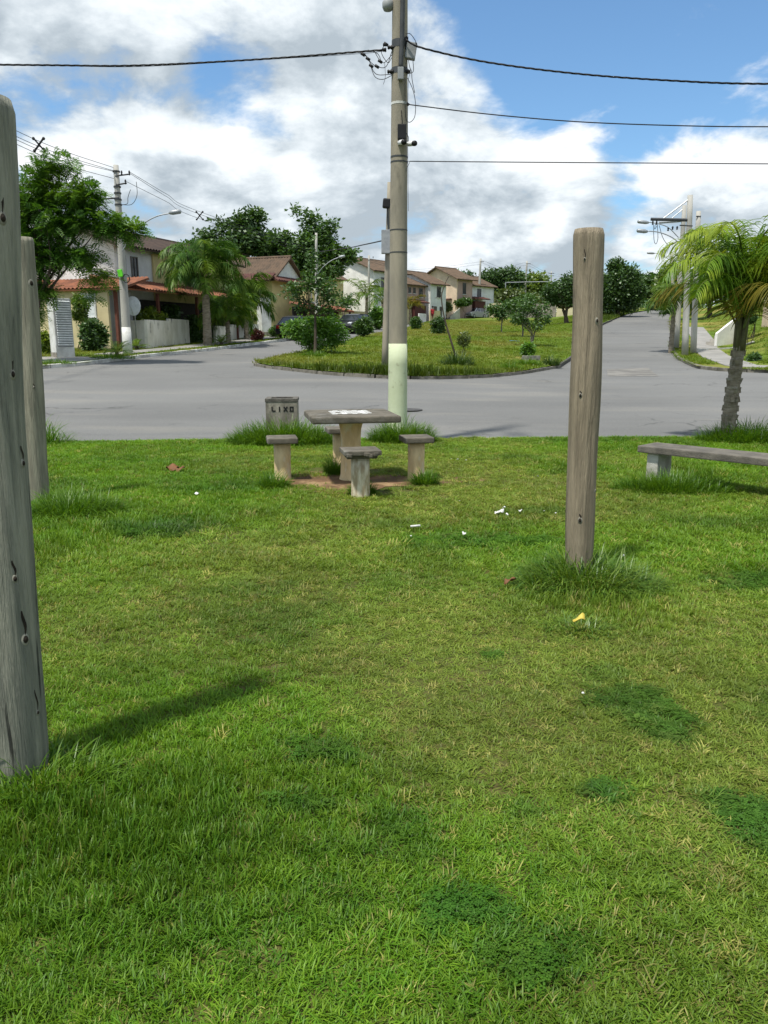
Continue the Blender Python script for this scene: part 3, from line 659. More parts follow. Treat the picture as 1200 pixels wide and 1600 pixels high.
cb.build('chessboard', M_wpaint, tb)
def stool(label, x, y, rz, colm, chip, seed):
    g = random.Random(seed); root = thing('concrete_stool', label, 'stool', (x, y, 0), rz, 'concrete stools round the games table')
    mb = MB()
    if chip:
        mb.box((0, 0, .45), (.37, .35, .045)); mb.box((0.0, 0.01, .41), (.30, .28, .04))
        for k in range(6): mb.box((-.185 + rnd.uniform(0, .37), -.172, .432 + rnd.uniform(-.01, .01)), (.05, .035, .035), rnd.uniform(-.3, .3))
        mb.build('seat', M_conc, root, bevel=.007)
    else: mb.box((0, 0, .452), (.335, .335, .065)).build('seat', M_conc, root, bevel=.018, seg=3)
    h = .392 if chip else .4195
    MB().lathe([(.098, -.06), (.094, 0), (.092, .2), (.094, h)], 24).build('column', colm, root, True)
stool('left concrete stool of the games table with smooth yellowed column', -1.13, 8.47, RT, M_column, 0, 1)
stool('right concrete stool of the games table, beyond the bare soil', .36, 8.52, RT, M_column, 0, 2)
stool('front concrete stool with chipped seat and flaking pale column', -.235, 7.55, RT, M_column_w, 1, 3)
stool('rear concrete stool half hidden behind the table pedestal', -.54, 9.42, RT, M_column, 0, 4)

M_bench = mat('bench_concrete', (0.165, 0.150, 0.125), 0.9, (0.10, 0.092, 0.078), 6, bump=.5, bscale=70)
M_bleg = mat('bench_leg', (0.50, 0.49, 0.44), 0.9, (0.30, 0.29, 0.24), 5, bump=.4, bscale=40)
p0 = Vector((2.93, 8.52)); dirv = Vector((.82, -.86)).normalized(); nrm = Vector((-dirv.y, dirv.x)); cen = p0 + dirv * 1.0 + nrm * .0
bn = thing('concrete_bench', 'backless concrete slab bench at the right edge of the lawn', 'bench', (cen.x, cen.y, 0), math.atan2(dirv.y, dirv.x))
MB().box((0, 0, .36), (2.0, .42, .075)).build('seat', M_bench, bn, bevel=.012)
for s in (-.84, .84): MB().box((s, 0, .14), (.13, .32, .365)).build('leg', M_bleg, bn, bevel=.01)

M_bin = mat('bin_concrete', (0.31, 0.285, 0.235), 0.9, (0.17, 0.155, 0.125), 5, bump=.5, bscale=50, stretch=(1, 1, .4), c3=(0.07, 0.062, 0.05), scale3=6, lo3=.55, hi3=.75)
M_rim = mat('bin_rim', (0.075, 0.07, 0.06), 0.9, (0.14, 0.13, 0.11), 9, bump=.5, bscale=50)
bi = thing('litter_bin', 'square concrete litter bin lettered LIXO at the road edge', 'bin', on(443, 12.2, 0) * 1.0, math.radians(4)); bi.location.z = -.03
W2 = .245
for (x, y, sx, sy) in ((0, -W2 + .03, .49, .06), (0, W2 - .03, .49, .06), (-W2 + .03, 0, .06, .369), (W2 - .03, 0, .06, .369)): MB().box((x, y, .315), (sx, sy, .63)).build('side_panel', M_bin, bi, bevel=.004)
for (x, y, sx, sy) in ((0, -W2 + .035, .505, .085), (0, W2 - .035, .505, .085), (-W2 + .035, 0, .085, .319), (W2 - .035, 0, .085, .319)): MB().box((x, y, .6555), (sx, sy, .05)).build('rim', M_rim, bi, bevel=.006)
MB().box((0, 0, .12), (.36, .36, .04)).build('floor_panel', M_bin, bi)
def glyphs(mb, text, x, z, h, y, w=.062, st=.019, adv=.093):
    for ch in text:
        B = lambda cx, cz, sx, sz, ry=0.0: mb.box((x + cx, y, z + cz), (sx, .006, sz), ry=ry)
        if ch == 'L': B(.5 * st, h / 2 + .006, st, h - .012); B(w / 2 + st * .35, st / 2, w - st * .7, st)
        if ch == 'I': B(w / 2, h / 2, st, h)
        if ch == 'X': B(w / 2, h / 2, st, h * 1.16, math.radians(36)); mb.box((x + w / 2, y - .001, z + h / 2), (st, .006, h * 1.16), ry=math.radians(-36))
        if ch == 'O': B(st / 2, h / 2, st, h); B(w - st / 2, h / 2, st, h); B(w / 2, st / 2, w - 2 * st, st); B(w / 2, h - st / 2, w - 2 * st, st)
        x += adv
for k, ch in enumerate('LIXO'):
    lt = MB(); glyphs(lt, ch, -.155 + .093 * k, .482, .078, -W2 - .002); lt.build('letter', M_black, bi)

# litter and leaves
M_paper = mat('paper', (0.66, 0.66, 0.64), 0.7, (0.5, 0.5, 0.47), 40)
M_leafy = mat('yellow_leaf', (0.50, 0.42, 0.08), 0.6, (0.42, 0.33, 0.05), 30); M_leafb = mat('brown_leaf', (0.20, 0.09, 0.035), 0.7, (0.13, 0.06, 0.03), 30)
def scrap(name, label, cat, px, py, sx, sy, m, seed, z=.045, rz=None, group=None, n=4):
    g = random.Random(seed); c = GL(px, py); c.z = z; V = []; F = []
    for i in range(n + 1):
        for j in range(n + 1):
            u, v = i / n - .5, j / n - .5; V.append((u * sx * (1 - .5 * abs(v)), v * sy, .28 * sx * math.sin(4 * u + seed) * math.cos(3 * v + seed) + g.uniform(-.06, .06) * sx))
    for i in range(n):
        for j in range(n): a = i * (n + 1) + j; F.append((a, a + 1, a + n + 2, a + n + 1))
    o = MB().add(V, F).build(name, m, None, True, loc=c, rz=g.uniform(0, 6) if rz is None else rz)
    md = o.modifiers.new('thickness', 'SOLIDIFY'); md.thickness = .0015
    return tag(o, label, cat, group)
c = GL(649, 828); o = MB().tube([(-.04, 0, .03), (.04, .012, .034)], .009, 10).build('paper_roll', M_paper, None, True, loc=c); tag(o, 'small white paper roll lying on the grass right of the table', 'litter')
scrap('paper_scrap', 'crumpled heap of white paper scraps left of the right-hand post', 'litter', 780, 806, .085, .06, M_paper, 3, .04)
scrap('paper_scrap', 'single white scrap on the grass between paper heap and right-hand post', 'litter', 813, 805, .035, .03, M_paper, 4, .045)
SCRAPS = [(715, 723, .03, 0), (728, 724, .025, 0), (705, 722, .015, 0), (850, 806, .025, 1), (868, 809, .018, 1), (787, 800, .03, 2), (792, 811, .03, 2), (642, 846, .02, 'tiny white scrap just in front of the paper roll'), (725, 842, .04, 'flat white scrap between the paper roll and the paper heap'),
          (840, 750, .03, 'lone white scrap on the dry grass behind the paper heap'), (308, 778, .05, 'white scrap on the lawn left of the games table'), (973, 878, .03, 'white scrap on the lawn just right of the right-hand post'), (718, 790, .02, 'speck of white paper behind the paper heap, towards the table'), (910, 1098, .012, 'speck of white paper in the open lawn below the right-hand post')]
SHARED = [('tiny white scrap on the lawn between right stool and road', 'scraps between right stool and road'), ('tiny white scrap in the dark grass just left of the right-hand post', 'scraps left of the right-hand post'), ('small white scrap fallen from the crumpled paper heap', 'scraps at the paper heap')]
for k, (px, py, s, lab) in enumerate(SCRAPS):
    scrap('paper_scrap', lab if isinstance(lab, str) else SHARED[lab][0], 'litter', px, py, s, s * .6, M_paper, 10 + k, .045, group=None if isinstance(lab, str) else SHARED[lab][1])
scrap('fallen_leaf', 'yellow leaf lying in front of the right-hand post', 'leaf', 903, 990, .075, .035, M_leafy, 31, .085, .5)
scrap('fallen_leaf', 'reddish brown leaf left of the right-hand post', 'leaf', 797, 921, .085, .02, M_leafb, 32, .06, .2)
scrap('fallen_leaf', 'curled red brown leaf at the left end of the road edge', 'leaf', 270, 737, .16, .08, M_leafb, 33, .05)
scrap('fallen_leaf', 'red brown leaf touching the curled leaf at left', 'leaf', 282, 739, .12, .06, M_leafb, 35, .05)
M_iron = mat('manhole_iron', (0.05, 0.05, 0.05), 0.7, (0.08, 0.075, 0.07), 10, bump=.4, bscale=80)
c = G(636, 641); mh = thing('manhole_cover', 'dark round manhole cover in the road behind the green pole', 'manhole', c + Vector((0, 0, .004)))
MB().lathe([(.34, 0), (.34, .012), (.30, .012)], 28).build('ring', M_iron, mh); MB().lathe([(.29, .001), (.29, .008)], 28).build('cover', M_iron, mh)

# ------------------------------------------------------------------ poles and wires
M_pole = mat('pole_concrete', (0.33, 0.295, 0.225), 0.9, (0.235, 0.215, 0.17), 1.6, bump=.35, bscale=70, stretch=(2, 2, .6), c3=(0.17, 0.155, 0.12), scale3=2.2, lo3=.56, hi3=.72)
M_pole2 = mat('pole_concrete_pale', (0.44, 0.43, 0.39), 0.9, (0.33, 0.325, 0.30), 1.2, bump=.3, bscale=60, stretch=(2, 2, .6))
M_pgreen = mat('pole_pale_green_paint', (0.54, 0.59, 0.41), 0.8, (0.48, 0.53, 0.35), 2.6, bump=.35, bscale=40, c3=(0.30, 0.30, 0.20), scale3=5.0, lo3=.60, hi3=.72)
M_lime = mat('limewash', (0.70, 0.71, 0.69), 0.9, (0.52, 0.52, 0.49), 2.4, bump=.2, bscale=40)
M_grey = mat('grey_housing', (0.30, 0.315, 0.32), 0.55, (0.24, 0.25, 0.26), 6)
M_dgrey = mat('dark_grey_steel', (0.075, 0.08, 0.085), 0.55, (0.055, 0.058, 0.06), 6, metal=.3)
M_galv = mat('galvanised_steel', (0.36, 0.38, 0.40), 0.5, (0.28, 0.30, 0.31), 8, metal=.5)
M_wire = mat('cable', (0.018, 0.018, 0.02), 0.6)
M_wirel = mat('cable_pale', (0.05, 0.052, 0.056), 0.6)
M_white = mat('white_plastic', (0.75, 0.76, 0.76), 0.4)
M_lime_box = mat('lime_green_box', (0.16, 0.72, 0.04), 0.5, (0.12, 0.62, 0.03), 8)
def cable(label, P, r, m=None, n=6, twist=0.0, group=None, name='power_cable'):
    Q = spline(P, 10)
    mb = MB()
    if twist:
        L = [0.0]
        for a_, b_ in zip(Q, Q[1:]): L.append(L[-1] + (b_ - a_).length)
        fine = []; S = max(2, int(L[-1] / .045))
        for k in range(S + 1):
            d = L[-1] * k / S; i = min(max(int(np.searchsorted(L, d)) - 1, 0), len(Q) - 2); fine.append((Q[i].lerp(Q[i + 1], (d - L[i]) / max(L[i + 1] - L[i], 1e-6)), d))
        for ph in (0, 2.09, 4.19): mb.tube([p + Vector((0, math.cos(d * 16 + ph), math.sin(d * 16 + ph))) * twist for p, d in fine], r, 4)
    else: mb.tube(Q, r, n)
    return tag(mb.build(name, m or M_wire, None, True), label, 'cable', group)
PY = 12.15; pb = Vector((at(621, 660, PY).x, PY, -.12)); pt = at(625, 0, PY); up = (pt - pb) / (pt.z - pb.z)
mp = thing('utility_pole', 'tall concrete utility pole with pale green painted foot and security cameras', 'utility pole', pb)
Hm = 8.4; ax = lambda z: up * z
MB().tube([ax(z) for z in np.linspace(0, Hm, 15)], [.152 - .0068 * z for z in np.linspace(0, Hm, 15)], 32).build('shaft', M_pole, mp, True)
MB().tube([ax(z) for z in np.linspace(.02, 1.60, 6)], [.1545 - .0068 * z for z in np.linspace(.02, 1.6, 6)], 32).build('painted_band', M_pgreen, mp, True)
L = lambda px, py, dy=0.0: at(px, py, PY + dy) - pb
for (py, m, th) in ((246, M_dgrey, .012), (254, M_dgrey, .010), (163, M_lime, .016), (360, M_dgrey, .008), (395, M_dgrey, .008), (70, M_dgrey, .05), (112, M_dgrey, .04)):
    z = L(622, py).z; r = .1555 - .0068 * z; MB().tube([ax(z - th), ax(z + th)], [r, r], 28).build('strap', m, mp)
a = L(626, 108, -.14); arm = [a, L(628, 60, -.14), L(629, 10, -.15), L(630, -60, -.16), L(631, -110, -.16), L(632, -140, -.3), L(632, -150, -.7)]
MB().tube(spline(arm, 6), .034, 12).build('lamp_arm', M_dgrey, mp, True)
e2 = arm[-1]; MB().box(e2 + Vector((.0, -.3, .02)), (.2, .6, .1), rx=-.1).build('lamp_head', M_galv, mp, bevel=.04)
MB().lathe([(.02, -.075), (.06, -.068), (.078, -.03), (.08, .03), (.06, .06), (.02, .07)], 18, L(606, 8, -.02)).build('floodlight', M_grey, mp, True)
MB().box(L(626, 115, -.165), (.085, .07, .16)).build('arm_socket', M_grey, mp, bevel=.008)
MB().box(L(642, 80, -.06), (.15, .10, .215), ry=math.radians(9)).build('junction_box', M_grey, mp, bevel=.012)
for (px, py, sx, sz) in ((611, 74, .10, .06), (634, 62, .07, .09), (610, 112, .09, .06), (637, 112, .08, .06), (632, 76, .08, .06), (601, 70, .05, .045), (601, 78, .05, .06)):
    MB().lathe([(sz * .3, -sx / 2), (sz * .5, -sx / 3), (sz * .32, -.01), (sz * .55, .01), (sz * .35, sx / 3), (sz * .5, sx / 2)], 12, L(px, py, -.06), 'X').build('clamp', M_black, mp, True)
MB().box(L(628, 206, -.15), (.125, .08, .2)).build('black_box', M_black, mp, bevel=.012)
MB().tube([L(628, 217, -.15), L(628, 223, -.16), L(643, 223, -.16)], .012, 8).build('camera_bracket', M_white, mp)
for (px, py, dx) in ((628, 223, .03), (643, 225, .045)):
    c = L(px, py, -.2); body = MB().tube([c + Vector((-.02 - dx * .4, .08, .02)), c + Vector((dx * .7, -.09, -.012))], .035, 14).build('security_camera', M_white, mp, True)
    MB().tube([c + Vector((dx * .62, -.075, -.010)), c + Vector((dx * 1.0, -.125, -.02))], .037, 14).build('lens_hood', M_black, body, True)
for k, pts in enumerate(([(637, 122), (645, 140), (649, 160), (648, 182), (640, 191), (634, 183), (633, 150), (633, 122)], [(645, 92), (646, 110), (642, 114), (637, 113)], [(636, 92), (634, 100), (637, 108), (640, 116), (638, 130), (637, 200), (638, 330)], [(638, 92), (640, 104), (643, 112), (644, 125), (648, 145)],
                         [(627, 172), (628, 185), (629, 197)], [(634, 252), (640, 253), (636, 262), (635, 268)], [(635, 208), (638, 214), (638, 222)], [(602, 68), (596, 82), (606, 98), (612, 90)], [(585, 80), (592, 92), (600, 98), (612, 86)], [(570, 84), (580, 98), (592, 105), (604, 103), (613, 78)],
                         [(566, 82), (575, 92), (580, 102), (584, 112), (592, 117), (612, 116)], [(579, 103), (586, 120), (598, 124), (612, 118)], [(575, 78), (590, 84), (595, 95), (594, 97)], [(601, 98), (602, 120), (599, 132)], [(634, 53), (641, 53), (648, 62), (652, 71)])):
    MB().tube(spline([L(x, y, -.12 if k not in (7, 8, 9, 10, 11, 12, 13) else -.05) for x, y in pts], 8), .0048 if k not in (2, 5, 13) else .003, 5).build('loose_wire', M_wire, mp, True)
for (px, py) in ((567, 85), (575, 92), (580, 103), (589, 104), (594, 96), (603, 69), (634, 60), (636, 162)): MB().tube([L(px - 3, py - 2, -.05), L(px + 3, py + 2, -.05)], .02, 8).build('connector', M_black, mp, True)
cable('thick twisted cable running left from the camera pole', [at(599, 78, 12.1), at(560, 81, 12.1), at(400, 93, 12.0), at(220, 102, 11.9), at(90, 102, 11.8), at(-150, 97, 11.6), at(-500, 75, 11.4)], .0075, twist=.008)
cable('thick twisted cable running right from the camera pole, topmost of three', [at(634, 62, 12.0), at(660, 75, 11.95), at(760, 97, 11.8), at(900, 115, 11.6), at(1050, 126, 11.4), at(1200, 131, 11.2), at(1500, 128, 10.8)], .008, twist=.008)
cable('middle cable running right from the camera pole', [at(636, 163, 12.0), at(760, 178, 11.8), at(900, 190, 11.6), at(1050, 196, 11.4), at(1200, 198, 11.2), at(1500, 196, 10.9)], .0075)
cable('lowest cable running right from the camera pole', [at(640, 252, 12.0), at(760, 253, 11.8), at(900, 254, 11.6), at(1050, 255, 11.5), at(1200, 256, 11.4), at(1500, 257, 11.2)], .0065)
cable('thin cable running along the twisted cable left of the camera pole', [at(600, 80, 12.15), at(560, 84, 12.1), at(400, 94, 12.0), at(220, 104, 11.9), at(90, 103, 11.8), at(-150, 99, 11.6), at(-500, 78, 11.4)], .003)

def pole(label, bpx, bpy, tpx, tpy, Y, r0, r1, m=None, band=None, group=None, dz=0.12):
    b = on(bpx, Y, dz); t = at(tpx, tpy, Y); root = thing('utility_pole', label, 'utility pole', b, 0, group)
    b2 = at(bpx, bpy, Y); v = t - Vector((b2.x, Y, b.z)); root.location = (b2.x, Y, b.z - .1); v.z += .1
    MB().tube([v * f for f in np.linspace(0, 1, 8)], [r0 + (r1 - r0) * f for f in np.linspace(0, 1, 8)], 16).build('shaft', m or M_pole2, root, True)
    if band: f = band / v.z; MB().tube([v * .003, v * f], [r0 + .004, r0 + (r1 - r0) * f + .004], 16).build('painted_band', M_lime, root, True)
    root['Y'] = Y; return root
def ploc(root): o = root.location; return lambda px, py, dy=0.0: at(px, py, o.y + dy) - o
def lamp(root, pts, head, dy=-.1, hl=.5, r=.025, m=None):
    l = ploc(root); MB().tube(spline([l(*p, dy) for p in pts], 6), r, 8).build('lamp_arm', m or M_galv, root, True)
    a_, b_ = l(*head[0], dy), l(*head[1], dy); v = b_ - a_
    MB().tube([a_, a_ + v * .1, a_ + v * .3, a_ + v * .9, b_], [.04, .07, .10, .10, .05], 10).build('lamp_head', M_galv, root, True)
def wires_on(root, lines, r=.008, dy=-.1, name='loose_wire'):
    l = ploc(root)
    for pts in lines: MB().tube(spline([l(*p, dy) for p in pts], 6), r, 5).build(name, M_wirel, root, True)
def insul(root, pts, r=.045, dy=-.1):
    l = ploc(root)
    for p in pts:
        c = l(*p, dy); MB().lathe([(r * .4, -.1), (r, -.06), (r * .5, -.02), (r, .02), (r * .4, .09)], 10, c).build('insulator', M_black, root, True)
def bar(root, a, b, r, m=None, name='crossarm', dy=-.1):
    l = ploc(root); MB().tube([l(*a, dy), l(*b, dy)], r, 6).build(name, m or M_dgrey, root)
# slim pole on the island
ip = pole('slim grey pole with meter box standing on the island behind the green pole', 601, 583, 609, 285, 26.6, .115, .075, M_pole)
l = ploc(ip); MB().box(l(604, 378, -.15), (.34, .22, .74)).build('meter_box', M_grey, ip, bevel=.02)
MB().tube([l(607, 362, -.15), l(605.5, 325, -.2)], .028, 8).build('lamp_arm', M_dgrey, ip); MB().box(l(604, 318, -.25), (.25, .2, .3), ry=.1).build('floodlight', M_black, ip, bevel=.05)
# left roadside pole
lp = pole('whitewashed-foot concrete pole in front of the left tile-roofed house', 200, 556, 181, 258, 34.0, .205, .105, M_pole2, 1.25)
bar(lp, (180, 275), (203, 272), .03); bar(lp, (181, 289), (198, 286), .03); bar(lp, (160, 311), (186, 309), .035)
insul(lp, ((190, 270), (202, 270), (196, 284), (164, 304))); wires_on(lp, [[(204, 296), (200, 308), (199, 318), (190, 320)], [(213, 284), (214, 305), (206, 319), (190, 320)], [(150, 316), (165, 309)]], .012)
for py in (268, 292, 302, 312, 320): l = ploc(lp); c = l(181 + (py - 258) * .064, py, 0); MB().tube([c - Vector((0, 0, .03)), c + Vector((0, 0, .03))], [.15, .15], 12).build('strap', M_dgrey, lp)
lamp(lp, ((190, 395), (205, 368), (225, 349), (245, 338), (266, 333)), ((264, 333), (283, 330)))
l = ploc(lp); MB().box(l(188, 427, -.25), (.19, .14, .30), ry=-.15).build('service_box', M_lime_box, lp, bevel=.02)
c = l(197, 435, -.3); MB().tube([c + Vector((.14 * math.cos(k * .4), .02 * k / 16, .17 * math.sin(k * .4))) for k in range(33)], .018, 6).build('cable_coil', M_wire, lp, True)
# line of wires along the left road
P2 = pole('thin far pole with curved lamp arm between the trees behind the yellow house', 495, 530, 494, 364, 58, .13, .085)
lamp(P2, ((495, 430), (505, 417), (518, 407), (530, 402)), ((529, 402), (539, 400)))
def wire4(lines, lab, grp, r=.010):
    for k, (pts, what) in enumerate(lines): cable('%s, %s' % (lab, what), [at(*p) for p in pts], r, M_wirel, 5, group=grp)
wire4([([(-200, 90, 20), (25, 204, 28), (100, 236, 31), (178, 262, 34)], 'topmost of the bundle'), ([(-200, 100, 20), (25, 213, 28), (100, 243, 31), (178, 267, 34)], 'second of the bundle'), ([(-200, 106, 20), (25, 218, 28), (100, 248, 31), (178, 268, 34)], 'third of the bundle'), ([(-200, 118, 20), (25, 225, 28), (100, 257, 31), (178, 279, 34)], 'lowest of the bundle')], 'thin wire arriving at the left roadside pole', 'wires at the left roadside pole')
wire4([([(203, 269, 34), (260, 303, 40), (310, 330, 46), (494, 392, 58)], 'topmost of the bundle'), ([(203, 271, 34), (260, 307, 40), (310, 334, 46), (494, 396, 58)], 'second of the bundle'), ([(198, 284, 34), (260, 315, 40), (310, 341, 46), (494, 400, 58)], 'lowest of the bundle')], 'thin wire leaving the left roadside pole', 'wires leaving the left roadside pole')
def spacer(px, py, Y, label):
    c = at(px, py, Y); mb = MB()
    for a_ in (.7, -.7): mb.box(c, (.05, .05, .55), ry=a_)
    for dx, dzz in ((-.18, .2), (.18, .2), (-.18, -.2), (.18, -.2)): mb.lathe([(.03, -.05), (.06, 0), (.03, .05)], 8, c + Vector((dx, 0, dzz)))
    tag(mb.build('wire_spacer', M_black), label, 'wire spacer')
spacer(61, 226, 29.4, 'dark spacer clipped on the wires above the left tree'); spacer(312, 337, 46, 'dark spacer clipped on the wires above the left palms')
cable('dark cable from the slim island pole to the far pole by the yellow house', [at(598, 376, 26.5), at(570, 382, 32), at(540, 388, 42), at(494, 394, 58)], .022, M_wire, 5)
P3 = pole('far thin pole in front of the long white gabled house', 576, 500, 576.5, 399, 84, .16, .10)
bar(P3, (574, 406), (583, 406), .03); insul(P3, ((583, 402),), .05)
P4 = pole('far pale pole above the parked silver car', 747, 482, 751, 404, 113, .22, .13, M_pole2); bar(P4, (750, 409), (756, 409), .05)
P5 = pole('far pale pole behind the beige court wall', 818, 480, 823.5, 408, 128, .25, .14, M_pole2); bar(P5, (822, 412), (829, 412), .05)
lamp(P5, ((822, 418), (826, 424), (830, 426)), ((829, 426), (834, 425)))
P6 = pole('tiny far pole against the sky right of the beige court wall', 861, 480, 861.5, 424, 150, .14, .1, M_pole2); bar(P6, (857, 427), (866, 427), .05); bar(P6, (857, 431), (866, 431), .05)
for k, (ya, yb, yc, what) in enumerate(((406, 421, 411, 'upper'), (409, 424, 415, 'lower'))): cable('far %s wire ending at the pole above the silver car' % what, [at(577, ya, 84), at(650, yb, 97), at(751, yc - 2, 113)], .014, M_wirel, 4, group='far wires along the left road')
for k, (yb, yc, what) in enumerate(((419, 411, 'upper'), (423, 415, 'lower'))): cable('far %s wire reaching the pole behind the court wall' % what, [at(751, 406 + 4 * k, 113), at(790, yb, 120), at(823, yc, 128), at(861, 427 + 3 * k, 150), at(930, 432 + 4 * k, 160)], .014, M_wirel, 4, group='far wires behind the court')
# right roadside poles
R1 = pole('pale pole with braced steel beam at the right road mouth', 1070, 558, 1078.5, 305, 39.5, .165, .125, M_pole2)
bar(R1, (1017, 342.5), (1079, 344), .075, M_dgrey, 'steel_beam', 0); bar(R1, (1037, 341), (1077, 311), .035, M_galv, 'brace', 0)
lamp(R1, ((1066, 384), (1050, 371), (1030, 363), (1012, 361)), ((1012, 362), (995, 360)), -.2)
insul(R1, ((1020, 348), (1026, 348)), .05, 0); wires_on(R1, [[(1021, 350), (1022, 375), (1025, 381), (1028, 372), (1027, 350)], [(1030, 352), (1036, 372), (1045, 383), (1055, 380)], [(1024, 350), (1023, 358), (1027, 352)]], .014)
bar(R1, (1062, 352), (1082, 353), .03, M_dgrey, 'crossarm', -.2)
R3 = pole('pale pole with steel beam standing behind the right road mouth palm', 1056, 543, 1069.5, 321, 44.5, .18, .11, M_pole2)
bar(R3, (1030, 348), (1069, 345), .06, M_galv, 'steel_beam', 0); bar(R3, (1050, 341), (1068, 326), .03, M_galv, 'brace', 0)
lamp(R3, ((1060, 371), (1045, 356), (1030, 350), (1013, 347)), ((1014, 348), (996, 346)), -.2)
insul(R3, ((1044, 358), (1051, 356), (1058, 356)), .06, -.2)
R2 = pole('bare-topped pale pole hidden behind the right palm crown', 1084, 545, 1091.5, 330, 41, .16, .115, M_pole2); bar(R2, (1088, 338), (1095, 338), .03)
R4 = pole('distant street lamp pole along the climbing right road', 1053, 500, 1050, 395, 72, .16, .11, M_pole2); lamp(R4, ((1049, 408), (1035, 399), (1022, 395)), ((1023, 396), (1011, 395)), -.2)
# ------------------------------------------------------------------ trees, palms, shrubs
M_bark = mat('bark', (0.105, 0.082, 0.060), 0.95, (0.06, 0.048, 0.036), 8, bump=.8, bscale=20, stretch=(2, 2, .5))
M_bark_g = mat('bark_grey', (0.20, 0.18, 0.15), 0.95, (0.12, 0.105, 0.085), 6, bump=.8, bscale=20, stretch=(2, 2, .5))
LEAF = dict(
    flam=leaf_mat('leaf_flamboyant', (0.097, 0.228, 0.021), (0.033, 0.103, 0.011), .4, .5, .025, patch=((0.138, 0.262, 0.023), .7)),
    dark=leaf_mat('leaf_dark', (0.072, 0.150, 0.026), (0.028, 0.072, 0.013), .3),
    mid=leaf_mat('leaf_mid', (0.083, 0.172, 0.023), (0.034, 0.090, 0.014), .35),
    bright=leaf_mat('leaf_bright', (0.159, 0.331, 0.025), (0.062, 0.166, 0.014), .4),
    yellow=leaf_mat('leaf_yellowgreen', (0.276, 0.359, 0.025), (0.097, 0.179, 0.014), .4),
    light=leaf_mat('leaf_light', (0.179, 0.262, 0.034), (0.076, 0.138, 0.017), .4),
    olive=leaf_mat('leaf_olive', (0.131, 0.179, 0.034), (0.062, 0.097, 0.021), .35),
    red=leaf_mat('leaf_red', (0.124, 0.025, 0.023), (0.048, 0.014, 0.014), .3),
    palm=leaf_mat('leaf_palm', (0.110, 0.228, 0.025), (0.048, 0.117, 0.014), .35, .5, .02, patch=((0.193, 0.283, 0.023), 1.5)),
    palmn=leaf_mat('leaf_palm_near', (0.186, 0.317, 0.021), (0.076, 0.179, 0.014), .4, .5, .025, patch=((0.276, 0.359, 0.023), 1.5)),
    palmd=leaf_mat('leaf_palm_dark', (0.076, 0.172, 0.025), (0.033, 0.088, 0.014), .35, .5, .02, patch=((0.131, 0.214, 0.023), .9)),
    palmy=leaf_mat('leaf_palm_yellowing', (0.24, 0.20, 0.025), (0.13, 0.13, 0.016), .35, .5, .02))
def leaves(rs, C, R, per, L, W, up=.35, flat=.8, spray=0):
    """many small leaves round the clump centres C; returns verts, quads"""
    C = np.repeat(np.asarray(C, float), per, 0); R = np.repeat(np.asarray(R, float), per); n = len(C)
    off = rs.normal(0, 1, (n, 3)); off /= np.linalg.norm(off, axis=1)[:, None]; off *= (rs.random(n) ** .5)[:, None] * R[:, None]; off[:, 2] *= flat
    p = C + off
    d = rs.normal(0, 1, (n, 3)); d[:, 2] = d[:, 2] * .45 - .15; d += off / (R[:, None] + 1e-6) * .8; d /= np.linalg.norm(d, axis=1)[:, None]
    nn = rs.normal(0, 1, (n, 3)) * (1 - up); nn[:, 2] += up * 1.6
    s = np.cross(d, nn); s /= (np.linalg.norm(s, axis=1)[:, None] + 1e-9)
    ll = (L * rs.uniform(.6, 1.3, n))[:, None]; ww = (W * rs.uniform(.7, 1.2, n))[:, None]
    if spray:                                            # pinnate leaf: pairs of leaflets on a rib
        Vs = []
        for k in range(spray):
            f = (k + .6) / spray; q = p + d * ll * f; q[:, 2] -= (ll[:, 0] * .25) * f * f
            for sg in (-1, 1):
                dd = s * sg * .85 + d * .5; dd /= np.linalg.norm(dd, axis=1)[:, None]; l2 = ww * (1.15 - .75 * abs(f - .4)); sd = d * (ll / spray * .42)
                Vs.append(np.stack([q, q + dd * l2 * .5 - sd, q + dd * l2, q + dd * l2 * .5 + sd], 1))
        V = np.concatenate(Vs, 0).reshape(-1, 3)
    else:
        V = np.stack([p, p + d * ll * .5 - s * ww / 2, p + d * ll, p + d * ll * .5 + s * ww / 2], 1).reshape(-1, 3)
    F = np.arange(len(V)).reshape(-1, 4); return V, F
